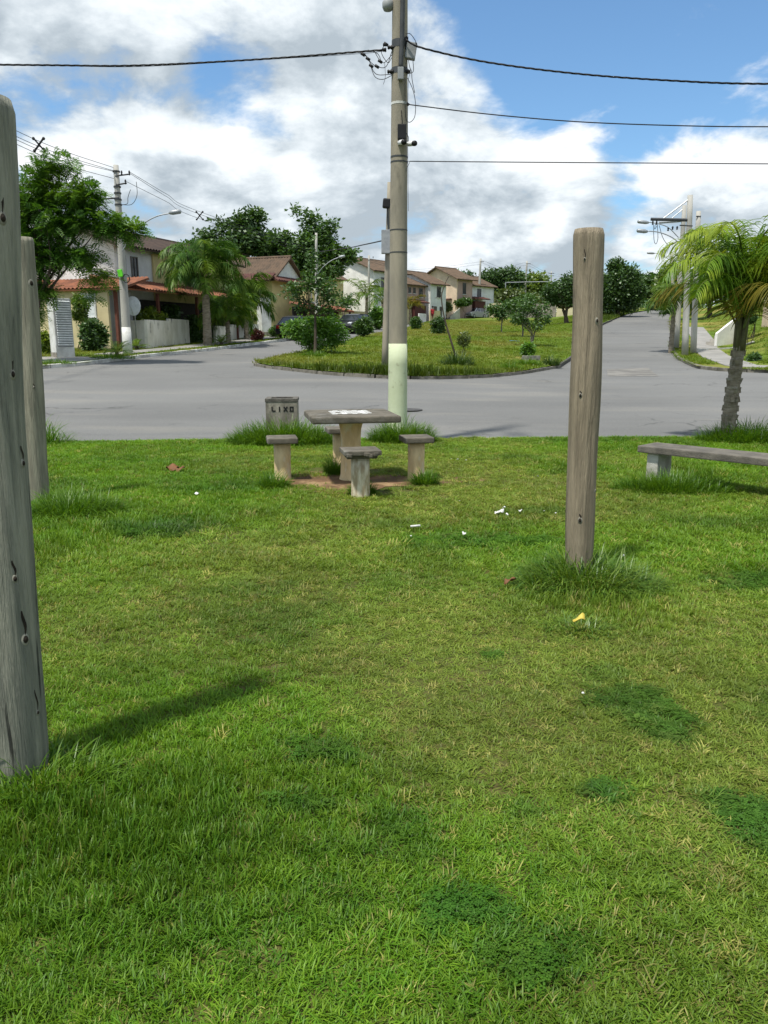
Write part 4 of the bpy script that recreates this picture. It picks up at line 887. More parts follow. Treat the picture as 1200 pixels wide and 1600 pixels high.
def tree(name, label, cat, base, blobs, Y, dep, nc, per, Lf, Wf, leaf, bark=None, tr=.12, fork=.4, cr=.45, up=.35, spray=0, seed=1, group=None, limbs=9, lean=0.0, multi=1, shell=.55, thing_parts=True, minz=None):
    """base: ground point; blobs: (px,py,rx,ry) crown lobes seen at distance Y (m); dep: depth of a lobe against its width"""
    rs = np.random.default_rng(seed); sc = Y / (FPX * .985); C = []; R = []
    wsum = np.array([b_[2] * b_[3] for b_ in blobs], float); cnt = np.maximum(1, (nc * wsum / wsum.sum()).astype(int))
    for (px, py, rx, ry), k in zip(blobs, cnt):
        c = np.array(at(px, py, Y)); u = rs.normal(0, 1, (k, 3)); u /= np.linalg.norm(u, axis=1)[:, None]; r = (shell + (1 - shell) * rs.random(k)) ** .7
        u *= r[:, None]; rad = min(rx, ry) * sc
        cc = c + u * np.array([max(rx * sc - cr * .6, .05), max(dep * rx * sc - cr * .6, .05), max(ry * sc - cr * .5, .05)])
        C.append(cc); R.append(np.full(k, cr) * rs.uniform(.7, 1.25, k))
    C = np.concatenate(C); R = np.concatenate(R); b = np.array(base)
    root = thing(name, label, cat, base, 0, group)
    V, F = leaves(rs, C - b, R, per, Lf, Wf, up, .8, spray); link('crown', np_mesh('crown', V, F), leaf, root)
    if tr:
        mb = MB(); top = C.mean(0) - b; h = top[2]; g = random.Random(seed)
        for mI in range(multi):
            fk = Vector((top[0] * fork * .6 + lean, top[1] * fork * .6, h * fork)) if multi == 1 else Vector((g.uniform(-.35, .35) * h * fork, g.uniform(-.3, .3) * h * fork, h * fork * g.uniform(.8, 1.1)))
            st = Vector((0, 0, -.15)) if multi == 1 else Vector((g.uniform(-.1, .1), g.uniform(-.1, .1), -.15))
            mb.tube(spline([st, st.lerp(fk, .5) + Vector((g.uniform(-.04, .04) * h, g.uniform(-.04, .04) * h, 0)), fk], 5), [tr * (1.25 - .5 * k / 10) for k in range(11)], 9)
            for i in rs.choice(len(C), min(len(C), max(2, limbs // multi)), replace=False):
                e = Vector(C[i] - b); mid = fk.lerp(e, .5) + Vector((g.uniform(-.1, .1) * h, g.uniform(-.1, .1) * h, -.06 * h * g.random())); Q = spline([fk, mid, e], 5)
                r0 = tr * g.uniform(.35, .6); mb.tube(Q, [r0 * (1 - .85 * k / (len(Q) - 1)) for k in range(len(Q))], 6)
                for _ in range(2):
                    q = Q[g.randint(3, len(Q) - 2)]; j = int(np.argmin(np.linalg.norm(C - b - np.array(q) - rs.normal(0, cr, 3), axis=1)))
                    mb.tube([q, q.lerp(Vector(C[j] - b), .5) + Vector((0, 0, .04 * h)), Vector(C[j] - b)], [r0 * .4, r0 * .28, r0 * .1], 5)
        mb.build('trunk', bark or M_bark, root, True)
    return root
def shrub(label, px, py, rx, ry, Y, leaf, nc=60, per=45, Lf=.13, Wf=.07, cr=None, seed=1, name='shrub', cat='shrub', dep=.9, spray=0, bpx=None, zf=None, more=()):
    b = on(bpx or px, Y); sc = Y / FPX
    if zf is not None: b.z = float(zf(b.x, b.y))
    return tree(name, label, cat, b, [(px, py, rx, ry)] + list(more), Y, dep, nc, per, Lf, Wf, leaf, M_bark, min(.03, rx * sc * .06), .35, cr or max(.12, min(rx, ry) * sc * .42), .4, spray, seed, limbs=5, multi=2)
def frond_np(mb, rib, c, az, el, L, droop, n, ll, lw, g, hang=.7, nseg=3, plume=.5):
    d = Vector((math.cos(az), math.sin(az), 0)); p = Vector(c); a = el; pts = [p.copy()]; S = 14
    for k in range(S):
        p = p + (d * math.cos(a) + Vector((0, 0, math.sin(a)))) * L / S; a -= droop / S * (0.22 + 1.7 * k / S); pts.append(p.copy())
    rib.tube(pts, [.022 * (1 - .9 * k / S) * (L / 2.2) + .003 for k in range(S + 1)], 5)
    for k in range(n):
        f = .16 + .84 * (k + g.random() * .6) / n; x = f * S; i = min(int(x), S - 1); q = pts[i].lerp(pts[i + 1], x - i); t = (pts[i + 1] - pts[i]).normalized()
        for sg in (-1, 1):
            s = t.cross(Vector((0, 0, 1))).normalized() * sg; upv = s.cross(t) * sg
            if upv.z < 0: upv = -upv
            v = (s * .75 + t * .55 + upv * g.uniform(-plume, plume * .8)).normalized(); l = ll * (math.sin(math.pi * min(1, .18 + .8 * f)) * .75 + .3) * g.uniform(.8, 1.15)
            side = v.cross(Vector((0, 0, 1))); side = (side.normalized() if side.length > .01 else t) ; side = (side * .6 + t * .6).normalized() * lw / 2
            pp = q.copy(); o = len(mb.v)
            for m_ in range(nseg):
                w = 1 - .25 * m_ / nseg; mb.v += [tuple(pp - side * w), tuple(pp + side * w)]
                pp = pp + v * l / nseg; v = (v + Vector((0, 0, -hang * g.uniform(.6, 1.3) * 1.6 / nseg))).normalized()
            mb.v.append(tuple(pp))
            for m_ in range(nseg - 1): mb.f.append((o + 2 * m_, o + 2 * m_ + 1, o + 2 * m_ + 3, o + 2 * m_ + 2))
            mb.f.append((o + 2 * nseg - 2, o + 2 * nseg - 1, o + 2 * nseg))
def raw(mb, name, m, parent):
    me = bpy.data.meshes.new(name); me.from_pydata(mb.v, [], mb.f); return link(name, me, m, parent)
M_ptrunk = mat('palm_trunk', (0.30, 0.26, 0.20), 0.95, (0.19, 0.16, 0.115), 3, bump=.7, bscale=14, stretch=(1.5, 1.5, 5))
M_ptrunk2 = mat('palm_trunk_near', (0.27, 0.23, 0.175), 0.95, (0.17, 0.14, 0.10), 4, bump=.9, bscale=9, stretch=(1.5, 1.5, 6), c3=(0.34, 0.31, 0.26), scale3=3, lo3=.5, hi3=.7)
M_rib = mat('palm_rib', (0.13, 0.17, 0.04), 0.7, (0.10, 0.13, 0.03), 5)
M_sheath = mat('palm_sheath', (0.13, 0.135, 0.055), 0.85, (0.085, 0.075, 0.04), 5, stretch=(4, 4, .6), bump=.5, bscale=12)
def palm(label, base, H, fr, n, L, ll, leaf, seed, tr=.12, lw=.02, lean=(0, 0), yellow=0, hang=.7, el=(.5, 1.35), dr=(1.8, 2.7), trunk=None, azs=None, group=None, nl=46, nseg=3, sheath=None, rag=True):
    g = random.Random(seed); root = thing('palm_tree', label, 'palm', base, 0, group)
    top = Vector((lean[0], lean[1], H)); mb = MB(); S = 26
    Q = [Vector((lean[0] * (k / S) ** 1.6, lean[1] * (k / S) ** 1.6, -.15 + (H + .15) * k / S)) for k in range(S + 1)]
    mb.tube(Q, [tr * (1.2 - .35 * k / S) * (1 + (.055 if k % 2 else -.03) * (1 if rag else .4)) for k in range(S + 1)], 14); tk = mb.build('trunk', trunk or M_ptrunk, root, False)
    if rag:                                                     # old leaf-base rings and splinters
        rg = MB()
        for k in range(2, S - 2, 2):
            r = tr * (1.2 - .35 * k / S) * 1.07
            for j in range(5):
                a_ = g.uniform(0, 6.28); p_ = Q[k] + Vector((math.cos(a_) * r, math.sin(a_) * r, 0)); rg.box(p_, (.03, .05, .09), a_, ry=.25 * g.uniform(-1, 1.5))
        rg.build('leaf_scar', trunk or M_ptrunk, root)
    cl = MB(); rib = MB(); yl = MB(); sh = MB(); hs = sheath if sheath is not None else H * .12
    c0 = top
    for k in range(n):
        az = (azs[k] if azs else k * 2.39996 + g.uniform(-.3, .3)); f = k / max(1, n - 1); e = el[1] + (el[0] - el[1]) * f + g.uniform(-.1, .1); D_ = dr[0] + (dr[1] - dr[0]) * g.random()
        c = c0 + Vector((math.cos(az), math.sin(az), 0)) * tr * .25 + Vector((0, 0, hs * (1 - f)))
        sh.tube([Vector((lean[0] * .9, lean[1] * .9, H - hs * .4)) + Vector((math.cos(az), math.sin(az), 0)) * tr * .5, c + Vector((math.cos(az) * .06, math.sin(az) * .06, .06))], [tr * .5, tr * .2], 7)
        frond_np(yl if k >= n - yellow else cl, rib, c, az, e, L * g.uniform(.85, 1.1), D_, nl, ll, lw, g, hang, nseg)
    raw(cl, 'crown', leaf, root)
    if yellow: tag(raw(yl, 'old_frond', LEAF['palmy'], root), 'yellowing old fronds hanging under the crown')
    rib.build('frond_rib', M_rib, root, True); sh.build('leaf_sheath', M_sheath, root, True)
    return root
# near palm by the bench
palm('palm with arching feathery fronds beside the concrete bench at right', Vector((at(1136, 675, 12.1).x, 12.1, -.06)), 1.68, None, 24, 1.85, .56, LEAF['palmn'], 5, tr=.094, lw=.019, lean=(.07, 0), yellow=2, hang=1.15, el=(1.1, 1.50), dr=(2.15, 2.7), trunk=M_ptrunk2, nl=84, nseg=4, sheath=.6)
b = on(1048, 42.5); palm('drooping palm beside the pale poles at the right road mouth', b, 2.6, None, 14, 1.6, .9, LEAF['palmd'], 8, tr=.11, lw=.05, hang=1.1, el=(.1, 1.2), dr=(2.2, 3.0), nl=34)
# palms before the left houses
b = on(325, 41.5, .12); palm('largest palm with drooping crown before the white garden wall at left', b, 3.15, None, 24, 2.75, 1.05, LEAF['palmd'], 21, tr=.19, lw=.05, hang=1.3, el=(.3, 1.3), dr=(1.9, 2.7), nl=64, sheath=.6)
b = on(357, 44.0); palm('thin palm between the largest palm and the red-leaved shrub', b, 1.35, None, 15, 2.0, .85, LEAF['palm'], 22, tr=.11, lw=.05, hang=1.2, el=(.2, 1.2), dr=(2.0, 2.8), nl=50, sheath=.5)
b = on(386, 48.5); palm('third palm from the left, nearest the white gate pillar', b, 2.1, None, 18, 2.2, .95, LEAF['palmd'], 23, tr=.14, lw=.055, hang=1.2, el=(.2, 1.25), dr=(1.9, 2.7), nl=52, sheath=.5)
b = on(573, 80); palm('far palm with open curved fronds before the white gable', b, 2.6, None, 9, 3.0, .8, LEAF['light'], 24, tr=.15, lw=.07, hang=.8, el=(.5, 1.35), dr=(1.6, 2.3), nl=30)
b = on(598, 76); palm('far dark palm just left of the main pole', b, 2.2, None, 9, 2.6, .8, LEAF['palmd'], 25, tr=.15, lw=.07, hang=1.0, el=(.2, 1.25), dr=(1.8, 2.6), nl=28)
b = on(641, 88); palm('yellowish far palm just right of the main pole', b, 1.6, None, 8, 2.2, .7, LEAF['palmy'], 26, tr=.14, lw=.07, hang=.9, el=(.3, 1.3), dr=(1.6, 2.4), nl=26)
b = on(537, 74); palm('small far palm behind the bright green bush', b, 1.6, None, 8, 2.2, .7, LEAF['palmd'], 27, tr=.14, lw=.07, hang=.9, el=(.3, 1.3), dr=(1.6, 2.4), nl=26)

# left flamboyant tree
b = on(46, 29.6); tree('flamboyant_tree', 'spreading feathery-leaved tree at left in front of the tile-roofed house', 'tree', b,
     [(85, 262, 36, 18), (60, 300, 42, 34), (125, 305, 48, 26), (95, 345, 65, 30), (170, 352, 44, 22), (205, 362, 28, 13), (60, 400, 48, 36), (120, 400, 46, 20), (150, 430, 30, 10), (60, 452, 34, 20), (135, 462, 20, 6), (40, 490, 26, 18), (30, 350, 40, 60)],
     29.6, .8, 400, 17, .36, .15, LEAF['flam'], M_bark, .13, .42, .42, .65, 6, 3, limbs=22, shell=.25)
# background trees
def tr_(label, bpx, Y, blobs, leaf, seed, nc=150, per=45, Lf=.34, Wf=.2, cr=.75, t=.2, fork=.5, limbs=10, dep=.9, shell=.5, multi=1, spray=0, name='tree', up=.4, bark=None, group=None, zf=None):
    b = on(bpx, Y)
    if zf is not None: b.z = float(zf(b.x, b.y))
    return tree(name, label, 'tree', b, blobs, Y, dep, nc, per, Lf, Wf, leaf, bark, t, fork, cr, up, spray, seed, group, limbs, 0.0, multi, shell)
tr_('dark tiered tree rising behind the palms and the yellow house', 372, 70, [(350, 392, 46, 18), (385, 375, 40, 20), (380, 350, 22, 18), (400, 338, 16, 9), (325, 372, 24, 7), (415, 385, 34, 18), (300, 392, 22, 12), (345, 352, 12, 6), (440, 400, 20, 14)], LEAF['dark'], 31, 260, 52, .42, .22, .95, .22, .55, 16, shell=.3)
tr_('tall tree behind the slender sapling and the yellow house', 478, 68, [(470, 400, 36, 30), (492, 372, 28, 20), (515, 398, 26, 26), (440, 372, 22, 8), (465, 330, 6, 6), (488, 342, 10, 10), (517, 352, 9, 8), (500, 420, 40, 16), (545, 400, 14, 12), (450, 425, 30, 14)], LEAF['mid'], 32, 260, 50, .38, .2, .8, .2, .5, 16, shell=.3)
tr_('slender dark sapling standing over the bright bush on the island tip', 492, 33.6, [(458, 455, 22, 18), (490, 440, 30, 20), (515, 455, 26, 22), (475, 478, 26, 12), (510, 485, 22, 10), (488, 405, 9, 20), (540, 470, 14, 14), (487, 372, 5, 8)], LEAF['mid'], 33, 110, 26, .17, .08, .3, .062, .62, 14, shell=.3)
shrub('bright green feathery bush on the left tip of the island', 488, 512, 34, 24, 35, LEAF['bright'], 130, 60, .17, .06, .32, 34, more=((462, 517, 26, 20), (512, 505, 26, 20), (498, 535, 32, 16), (525, 522, 20, 18)))
tr_('dark broad tree behind the silver car', 785, 126, [(775, 432, 24, 14), (800, 436, 24, 18), (762, 437, 14, 8), (790, 452, 28, 14)], LEAF['dark'], 41, 150, 50, .5, .3, 1.1, .3)
tr_('yellow-green tree behind the beige court wall', 838, 145, [(835, 442, 26, 18), (852, 455, 20, 14), (815, 455, 22, 14)], LEAF['light'], 42, 110, 34, .7, .45, 1.3, .3)
tr_('small flowering tree against the beige court wall', 812, 118, [(815, 468, 30, 14), (790, 462, 20, 12), (840, 470, 16, 10)], LEAF['olive'], 43, 80, 30, .5, .3, .9, .2)
tr_('dark forked tree on the island left of the right-hand post', 886, 74, [(872, 456, 26, 16), (893, 444, 22, 16), (905, 462, 22, 18), (880, 470, 22, 10), (862, 468, 12, 8)], LEAF['dark'], 44, 140, 60, .26, .15, .55, .17, .45, 12, multi=2)
tr_('thin young tree leftmost of the island row', 784, 60, [(775, 482, 18, 12), (795, 478, 16, 10), (785, 492, 16, 8)], LEAF['mid'], 45, 60, 30, .22, .12, .34, .05, .5, 8, bark=M_bark_g)
tr_('middle young tree of the island row with upright trunk', 816, 53, [(805, 478, 20, 16), (822, 472, 18, 16), (812, 498, 18, 9)], LEAF['mid'], 46, 70, 30, .19, .1, .3, .055, .5, 9, bark=M_bark_g)
tr_('loose young tree with several pale stems, rightmost of the island row', 831, 44, [(828, 478, 22, 18), (850, 495, 20, 12), (808, 500, 18, 12), (838, 505, 22, 10), (852, 478, 10, 10)], LEAF['mid'], 47, 66, 28, .17, .09, .27, .045, .4, 12, multi=3, shell=.3, bark=M_bark_g)
tr_('dense round dark tree beside the climbing right road', 966, 84, [(958, 452, 34, 32), (975, 440, 28, 26), (948, 472, 26, 18), (985, 468, 22, 20), (963, 415, 14, 12), (995, 452, 12, 16)], LEAF['dark'], 51, 300, 80, .3, .19, .85, .25, .35, 10)
tr_('shaded trees closing the view at the top of the right road', 1018, 112, [(1010, 445, 22, 16), (1028, 452, 20, 18), (1036, 438, 16, 14), (1000, 438, 12, 12)], LEAF['mid'], 52, 150, 40, .55, .33, 1.1, .25, .3, 8)
tr_('dark tree overhanging the right road behind the poles', 1046, 92, [(1040, 455, 22, 22), (1052, 430, 20, 16), (1030, 470, 14, 14), (1060, 450, 20, 26)], LEAF['olive'], 53, 150, 40, .45, .28, .95, .25, .4, 8, zf=z_right)
tr_('dark tree hidden behind the right-hand post', 920, 90, [(922, 440, 20, 22), (912, 455, 18, 16), (930, 460, 16, 20)], LEAF['dark'], 54, 120, 40, .45, .28, .9, .2, .35, 6)
for k, (bpx, Y, bl, lf, lab) in enumerate(((700, 150, [(690, 440, 30, 10), (720, 436, 26, 12)], 'dark', 'distant tree line tree behind the peach house'), (610, 130, [(600, 440, 30, 16), (570, 445, 24, 12)], 'mid', 'distant tree behind the long white gabled house'),
        (520, 110, [(520, 432, 30, 14), (495, 440, 24, 12)], 'dark', 'distant dark tree left of the white gable'), (880, 160, [(875, 455, 30, 12), (905, 450, 26, 14)], 'light', 'distant pale tree behind the forked dark tree'), (1110, 75, [(1110, 440, 40, 30), (1080, 455, 24, 24)], 'mid', 'tree behind the right palm crown'), (1200, 80, [(1190, 430, 40, 30), (1230, 440, 40, 40)], 'dark', 'tree behind the right-hand house'),
        (230, 72, [(230, 420, 40, 22), (270, 430, 30, 18)], 'dark', 'tree behind the roof of the left house'), (30, 60, [(20, 420, 60, 50), (-60, 410, 60, 60)], 'mid', 'tree at the left edge behind the tile-roofed house'))):
    tr_(lab, bpx, Y, bl, LEAF[lf], 60 + k, 90, 34, .6, .36, 1.1, .22, .4, 6, zf=(z_right if bpx > 1050 else None))
# far wood along the skyline
rs = np.random.default_rng(77); Cw = []
for k in range(520):
    x = rs.uniform(-230, 260); y = rs.uniform(165, 240); hh = rs.uniform(2.0, 5.5); z0 = float(land(x, y))
    for _ in range(3): Cw.append((x + rs.normal(0, 2), y + rs.normal(0, 2), z0 + hh * rs.uniform(.25, 1)))
V, F = leaves(rs, np.array(Cw), np.full(len(Cw), 2.2), 26, 1.1, .75, .4, .8); tag(link('far_wood', np_mesh('far_wood', V, F), LEAF['mid']), 'far band of dark trees along the skyline', 'trees', kind='stuff')

# shrubs and garden plants
SH = [('round dark clipped shrub on the island right of the main pole', 685, 510, 12, 15, 58, 'dark', 60, 60, .14, .09), ('smaller dark shrub on the island beside the main pole', 650, 506, 9, 11, 68, 'mid', 50, 50, .15, .1), ('yellow-green shrub above the white garden wall', 232, 494, 26, 14, 41.3, 'yellow', 80, 40, .2, .12),
      ('dark climbing shrub on the beige wall behind the slatted pillar', 145, 525, 20, 26, 36.5, 'dark', 80, 45, .2, .12), ('light green bush beside the slatted pillar', 123, 482, 14, 20, 37.2, 'light', 60, 45, .16, .07), ('low bush left of the slatted pillar', 70, 538, 11, 18, 34.5, 'yellow', 50, 45, .15, .09),
      ('bright broad-leaved hedge left of the main pole by the far road', 590, 496, 14, 16, 70, 'bright', 60, 40, .25, .17), ('dark red-leaved shrub on the left verge', 402, 524, 9, 9, 47.0, 'red', 50, 45, .16, .09), ('green bush right of the white gate pillar', 431, 520, 11, 11, 52, 'mid', 50, 45, .18, .1), ('shadowed green hedge behind the largest palm trunk', 303, 518, 15, 24, 44.5, 'mid', 80, 45, .2, .11),
      ('garden plants above the wall between the palms', 375, 500, 20, 12, 50, 'olive', 60, 40, .2, .11), ('dark garden bush under the porch of the left house', 265, 492, 18, 16, 43.5, 'dark', 60, 40, .2, .12), ('small round garden bush in front of the peach house steps', 697, 480, 9, 7, 104, 'olive', 40, 40, .3, .2), ('leafy bush beside the dark car on the far road', 568, 510, 14, 14, 52, 'mid', 60, 45, .2, .1),
      ('scrubby plant right of the bare curved sapling', 725, 530, 11, 12, 36, 'olive', 26, 26, .14, .05), ('leafy plant growing out of the broken planter', 826, 545, 11, 10, 35.5, 'bright', 40, 34, .17, .07), ('dark bushes under the house on the right bank', 1172, 470, 16, 14, 46, 'mid', 60, 45, .2, .11), ('small dark shrub on the right grass bank', 1178, 560, 10, 9, 35.0, 'mid', 40, 40, .12, .06), ('low dark bush halfway up the right bank', 1172, 498, 10, 7, 43.0, 'dark', 40, 40, .14, .07), ('low green hedge beside the steps of the peach house', 725, 472, 14, 6, 108, 'mid', 40, 40, .3, .2)]
for k, (lab, px, py, rx, ry, Y, lf, nc, per, a_, b_) in enumerate(SH): shrub(lab, px, py, rx, ry, Y, LEAF[lf], nc, per, a_, b_, None, 100 + k, zf=z_right if px > 1100 else None)
def cycad(label, px, Y, L, seed, lf='palmd', n=16):
    g = random.Random(seed); b = on(px, Y); root = thing('cycad', label, 'plant', b); cl = MB(); rib = MB()
    for k in range(n): frond_np(cl, rib, Vector((0, 0, .12)), k * 2.4, g.uniform(.35, 1.2), L * g.uniform(.8, 1.1), g.uniform(1.0, 1.7), 22, L * .22, .02, g, .2, 2, .2)
    raw(cl, 'fronds', LEAF[lf], root); rib.build('frond_rib', M_rib, root, True); MB().lathe([(.10, -.1), (.12, .05), (.07, .16)], 10).build('stem', M_bark, root, True)
cycad('dark cycad in front of the left roadside pole', 183, 32.6, .85, 1); cycad('small bright cycad right of the largest palm trunk', 346, 41.5, .75, 2, 'palm'); cycad('small cycad beside the white garden wall corner', 214, 37.6, .65, 3, 'palm')
# bare curved sapling and tussocks on the island
b = on(712, 29.6); bs = thing('bare_sapling', 'bare curved sapling leaning over the island grass', 'sapling', b)
l = lambda px, py: at(px, py, 29.6) - b
MB().tube(spline([l(713, 580), l(711, 556), l(704, 530), l(697, 507), l(692, 485), l(690, 462), l(696, 442), l(702, 431)], 5), [.045 - .034 * k / 35 for k in range(36)], 8).build('trunk', M_bark, bs, True)
MB().tube(spline([l(690, 458), l(686, 452), l(683, 446)], 3), .008, 5).build('twig', M_bark, bs, True); MB().tube(spline([l(691, 468), l(684, 464), l(680, 466)], 3), .007, 5).build('twig', M_bark, bs, True)
def isl_clump(label, px, Y, rx, n, L, seed, m=None): clump(label, on(px, Y), rx, rx * .7, n, L, .016, .45, .8, m or M_tussock, seed, segs=4)
isl_clump('dark tussock at the foot of the bare curved sapling', 714, 29.2, .6, 620, .75, 41); isl_clump('dark grass tussock near the right tip of the island', 860, 31.5, .38, 420, .55, 42); isl_clump('low tussock beside the island kerb', 797, 28.3, .42, 380, .4, 43, M_tall); isl_clump('grass tuft below the broken planter', 822, 31.0, .6, 500, .4, 44, M_tall); isl_clump('tussock under the bright bush on the island tip', 492, 33.0, .6, 500, .35, 45, M_tall)
isl_clump('grass clump before the cycad at the left roadside pole', 175, 31.6, .9, 600, .32, 46, M_tall); isl_clump('grass strip by the left driveway', 85, 28.9, .8, 500, .25, 47, M_tall)
M_planter = mat('planter_concrete', (0.26, 0.25, 0.22), .9, (0.14, 0.135, 0.12), 6, bump=.5, bscale=40)
b = on(829, 33.5, .02); pl = thing('broken_planter', 'broken square concrete planter on the island', 'planter', b, .3)
for (x, y, sx, sy, h) in ((0, -.27, .6, .07, .34), (0, .27, .6, .07, .26), (-.265, 0, .07, .47, .34), (.265, 0, .07, .47, .22)): MB().box((x, y, h / 2 - .03), (sx, sy, h)).build('side_panel', M_planter, pl, bevel=.02)
M_blue = mat('blue_plastic', (0.10, 0.28, 0.55), .5); c = on(804, 47.5, .15); tag(MB().box((0, 0, 0), (.5, .38, .03), ry=.06).build('plastic_sheet', M_blue, None, bevel=.02, loc=c, rz=.4), 'small blue plastic piece lying on the island grass', 'litter')
# ------------------------------------------------------------------ houses, walls, vehicles, person
def wallm(n, c, c2=None, **k): return mat(n, c, .9, c2 or tuple(x * .82 for x in c), 1.3, bump=.15, bscale=50, **k)
M_hw = wallm('plaster_white', (0.82, 0.81, 0.77)); M_hws = wallm('plaster_white_shaded', (0.68, 0.70, 0.71)); M_hy = wallm('plaster_yellow', (0.60, 0.51, 0.26)); M_hb = wallm('plaster_beige', (0.60, 0.52, 0.31)); M_hp = wallm('plaster_pink', (0.42, 0.30, 0.26)); M_hpeach = wallm('plaster_peach', (0.70, 0.55, 0.40)); M_hg = wallm('plaster_side_shade', (0.30, 0.30, 0.29))  # blue-white and grey plaster: shade of the sunless walls put into the colour
M_gw = mat('garden_wall', (0.74, 0.72, 0.65), .9, (0.58, 0.56, 0.48), 1.4, bump=.2, bscale=30, c3=(0.12, 0.115, 0.10), scale3=1.6, lo3=.56, hi3=.72, stretch=(1.6, 1.6, .6))
M_rb = mat('roof_brown', (0.072, 0.050, 0.040), .9, (0.045, 0.034, 0.03), 2.0, bump=.4, bscale=14); M_ro = mat('roof_olive_brown', (0.135, 0.092, 0.062), .9, (0.09, 0.066, 0.047), 2.0, bump=.4, bscale=14); M_rr = mat('roof_terracotta', (0.29, 0.115, 0.062), .85, (0.13, 0.058, 0.038), 1.6, bump=.4, bscale=14); M_rm = mat('roof_maroon', (0.12, 0.055, 0.045), .9, (0.085, 0.04, 0.035), 2)
M_glass = mat('window_glass', (0.03, 0.035, 0.04), .12, spec=.6); M_frame = mat('window_frame', (0.16, 0.15, 0.14), .6); M_framew = mat('window_frame_white', (0.68, 0.69, 0.68), .6); M_doorr = mat('dark_red_door', (0.085, 0.028, 0.022), .7); M_woodp = mat('red_wood_post', (0.17, 0.065, 0.045), .8); M_dark = mat('porch_shade', (0.035, 0.03, 0.028), .9); M_panel = mat('white_panel', (0.70, 0.74, 0.76), .5)  # the near-black porch colour stands for the shade under the porch roofs
def tiled(mb, p, along, down, n, ridge=.07, cols=None, nrm=None, thick=.08):
    """roof slope of barrel tiles: p upper corner, along = ridge vector, down = slope vector"""
    p, along, down = Vector(p), Vector(along), Vector(down); nv = (along.cross(down)).normalized()
    if nv.z < 0: nv = -nv
    cols = cols or max(4, int(along.length / .24)); rows = max(2, int(down.length / .5)); V = []; F = []; m = cols * 2
    for r in range(rows + 1):
        for c in range(m + 1):
            hgt = ridge * (1 if c % 2 else 0)
            V.append(p + along * (c / m) + down * (r / rows) + nv * hgt)
    w = m + 1
    for r in range(rows):
        for c in range(m): F.append((r * w + c, r * w + c + 1, (r + 1) * w + c + 1, (r + 1) * w + c))
    mb.add(V, F)
    A = [p - nv * .02, p + along - nv * .02, p + along + down - nv * .02, p + down - nv * .02]; mb.prism(A, -nv * thick)
def window(root, wall, s, z, w, h, fm=None, pane=None, bars=1, H=None, pos=None):
    """wall 'S': on the long side y = 0; 'G': on the gable x = 0; 'E': on the gable x = L"""
    y = 0
    def box(mb, ds, dz, sw, sh, out, dep):
        if wall == 'S': mb.box((s + ds, -out - dep / 2 + (pos or 0), z + dz), (sw, dep, sh))
        elif wall == 'G': mb.box((-out - dep / 2 + (pos or 0), s + ds, z + dz), (dep, sw, sh))
        else: mb.box((pos + out + dep / 2, s + ds, z + dz), (dep, sw, sh))
    fr = MB(); t = .055
    for (ds, dz, sw, sh) in ((0, h / 2 - t / 2, w, t), (0, -h / 2 + t / 2, w, t), (-w / 2 + t / 2, 0, t, h - 2 * t), (w / 2 - t / 2, 0, t, h - 2 * t)): box(fr, ds, dz, sw, sh, 0, .06)
    for k in range(bars): box(fr, -w / 2 + w * (k + 1) / (bars + 1), 0, .04, h - 2 * t, .005, .045)
    f = fr.build('window', fm or M_frame, root); g_ = MB(); box(g_, 0, 0, w - 2 * t, h - 2 * t, .002, .012); g_.build('pane', pane or M_glass, f)
    sl = MB(); box(sl, 0, -h / 2 - .04, w + .14, .06, 0, .1); sl.build('sill', M_framew, f)
def house(label, corner, ang, Ln, Wd, eave, ridge, ms, mg, mr, wins=(), over=.45, roofs='gable', back=None, ridge_at=.5, name='house', vall=True, parapet=None):
    root = thing(name, label, 'house', corner, ang); yr = Wd * ridge_at; d = -1.2
    MB().prism([(0, 0, d), (Ln, 0, d), (Ln, 0, eave), (0, 0, eave)], (0, .15, 0)).build('wall', ms, root)
    MB().prism([(0, Wd, d), (Ln, Wd, d), (Ln, Wd, eave), (0, Wd, eave)], (0, -.15, 0)).build('wall', back or ms, root)
    for x, sx in ((-.003, .15), (Ln + .003, -.15)): MB().prism([(x, -.003, d), (x, Wd + .003, d), (x, Wd + .003, eave), (x, yr, ridge), (x, -.003, eave)], (sx, 0, 0)).build('gable_wall', mg if x < 1 else back or ms, root)
    rf = MB(); s1 = (ridge - eave) / yr; s2 = (ridge - eave) / (Wd - yr); e = .10
    tiled(rf, (-over, yr, ridge + e), (Ln + 2 * over, 0, 0), (0, -yr - over, -(ridge - eave) - over * s1), 0); tiled(rf, (-over, yr, ridge + e), (Ln + 2 * over, 0, 0), (0, Wd - yr + over, -(ridge - eave) - over * s2), 0)
    ro = rf.build('roof', mr, root); MB().tube([(-over, yr, ridge + e + .03), (Ln + over, yr, ridge + e + .03)], .11, 8).build('ridge_cap', mr, ro)
    for w in wins: window(root, *w)
    return root
def lean_to(root, p, along, down, mr): m = MB(); tiled(m, p, along, down, 0); return m.build('porch_roof', mr, root)
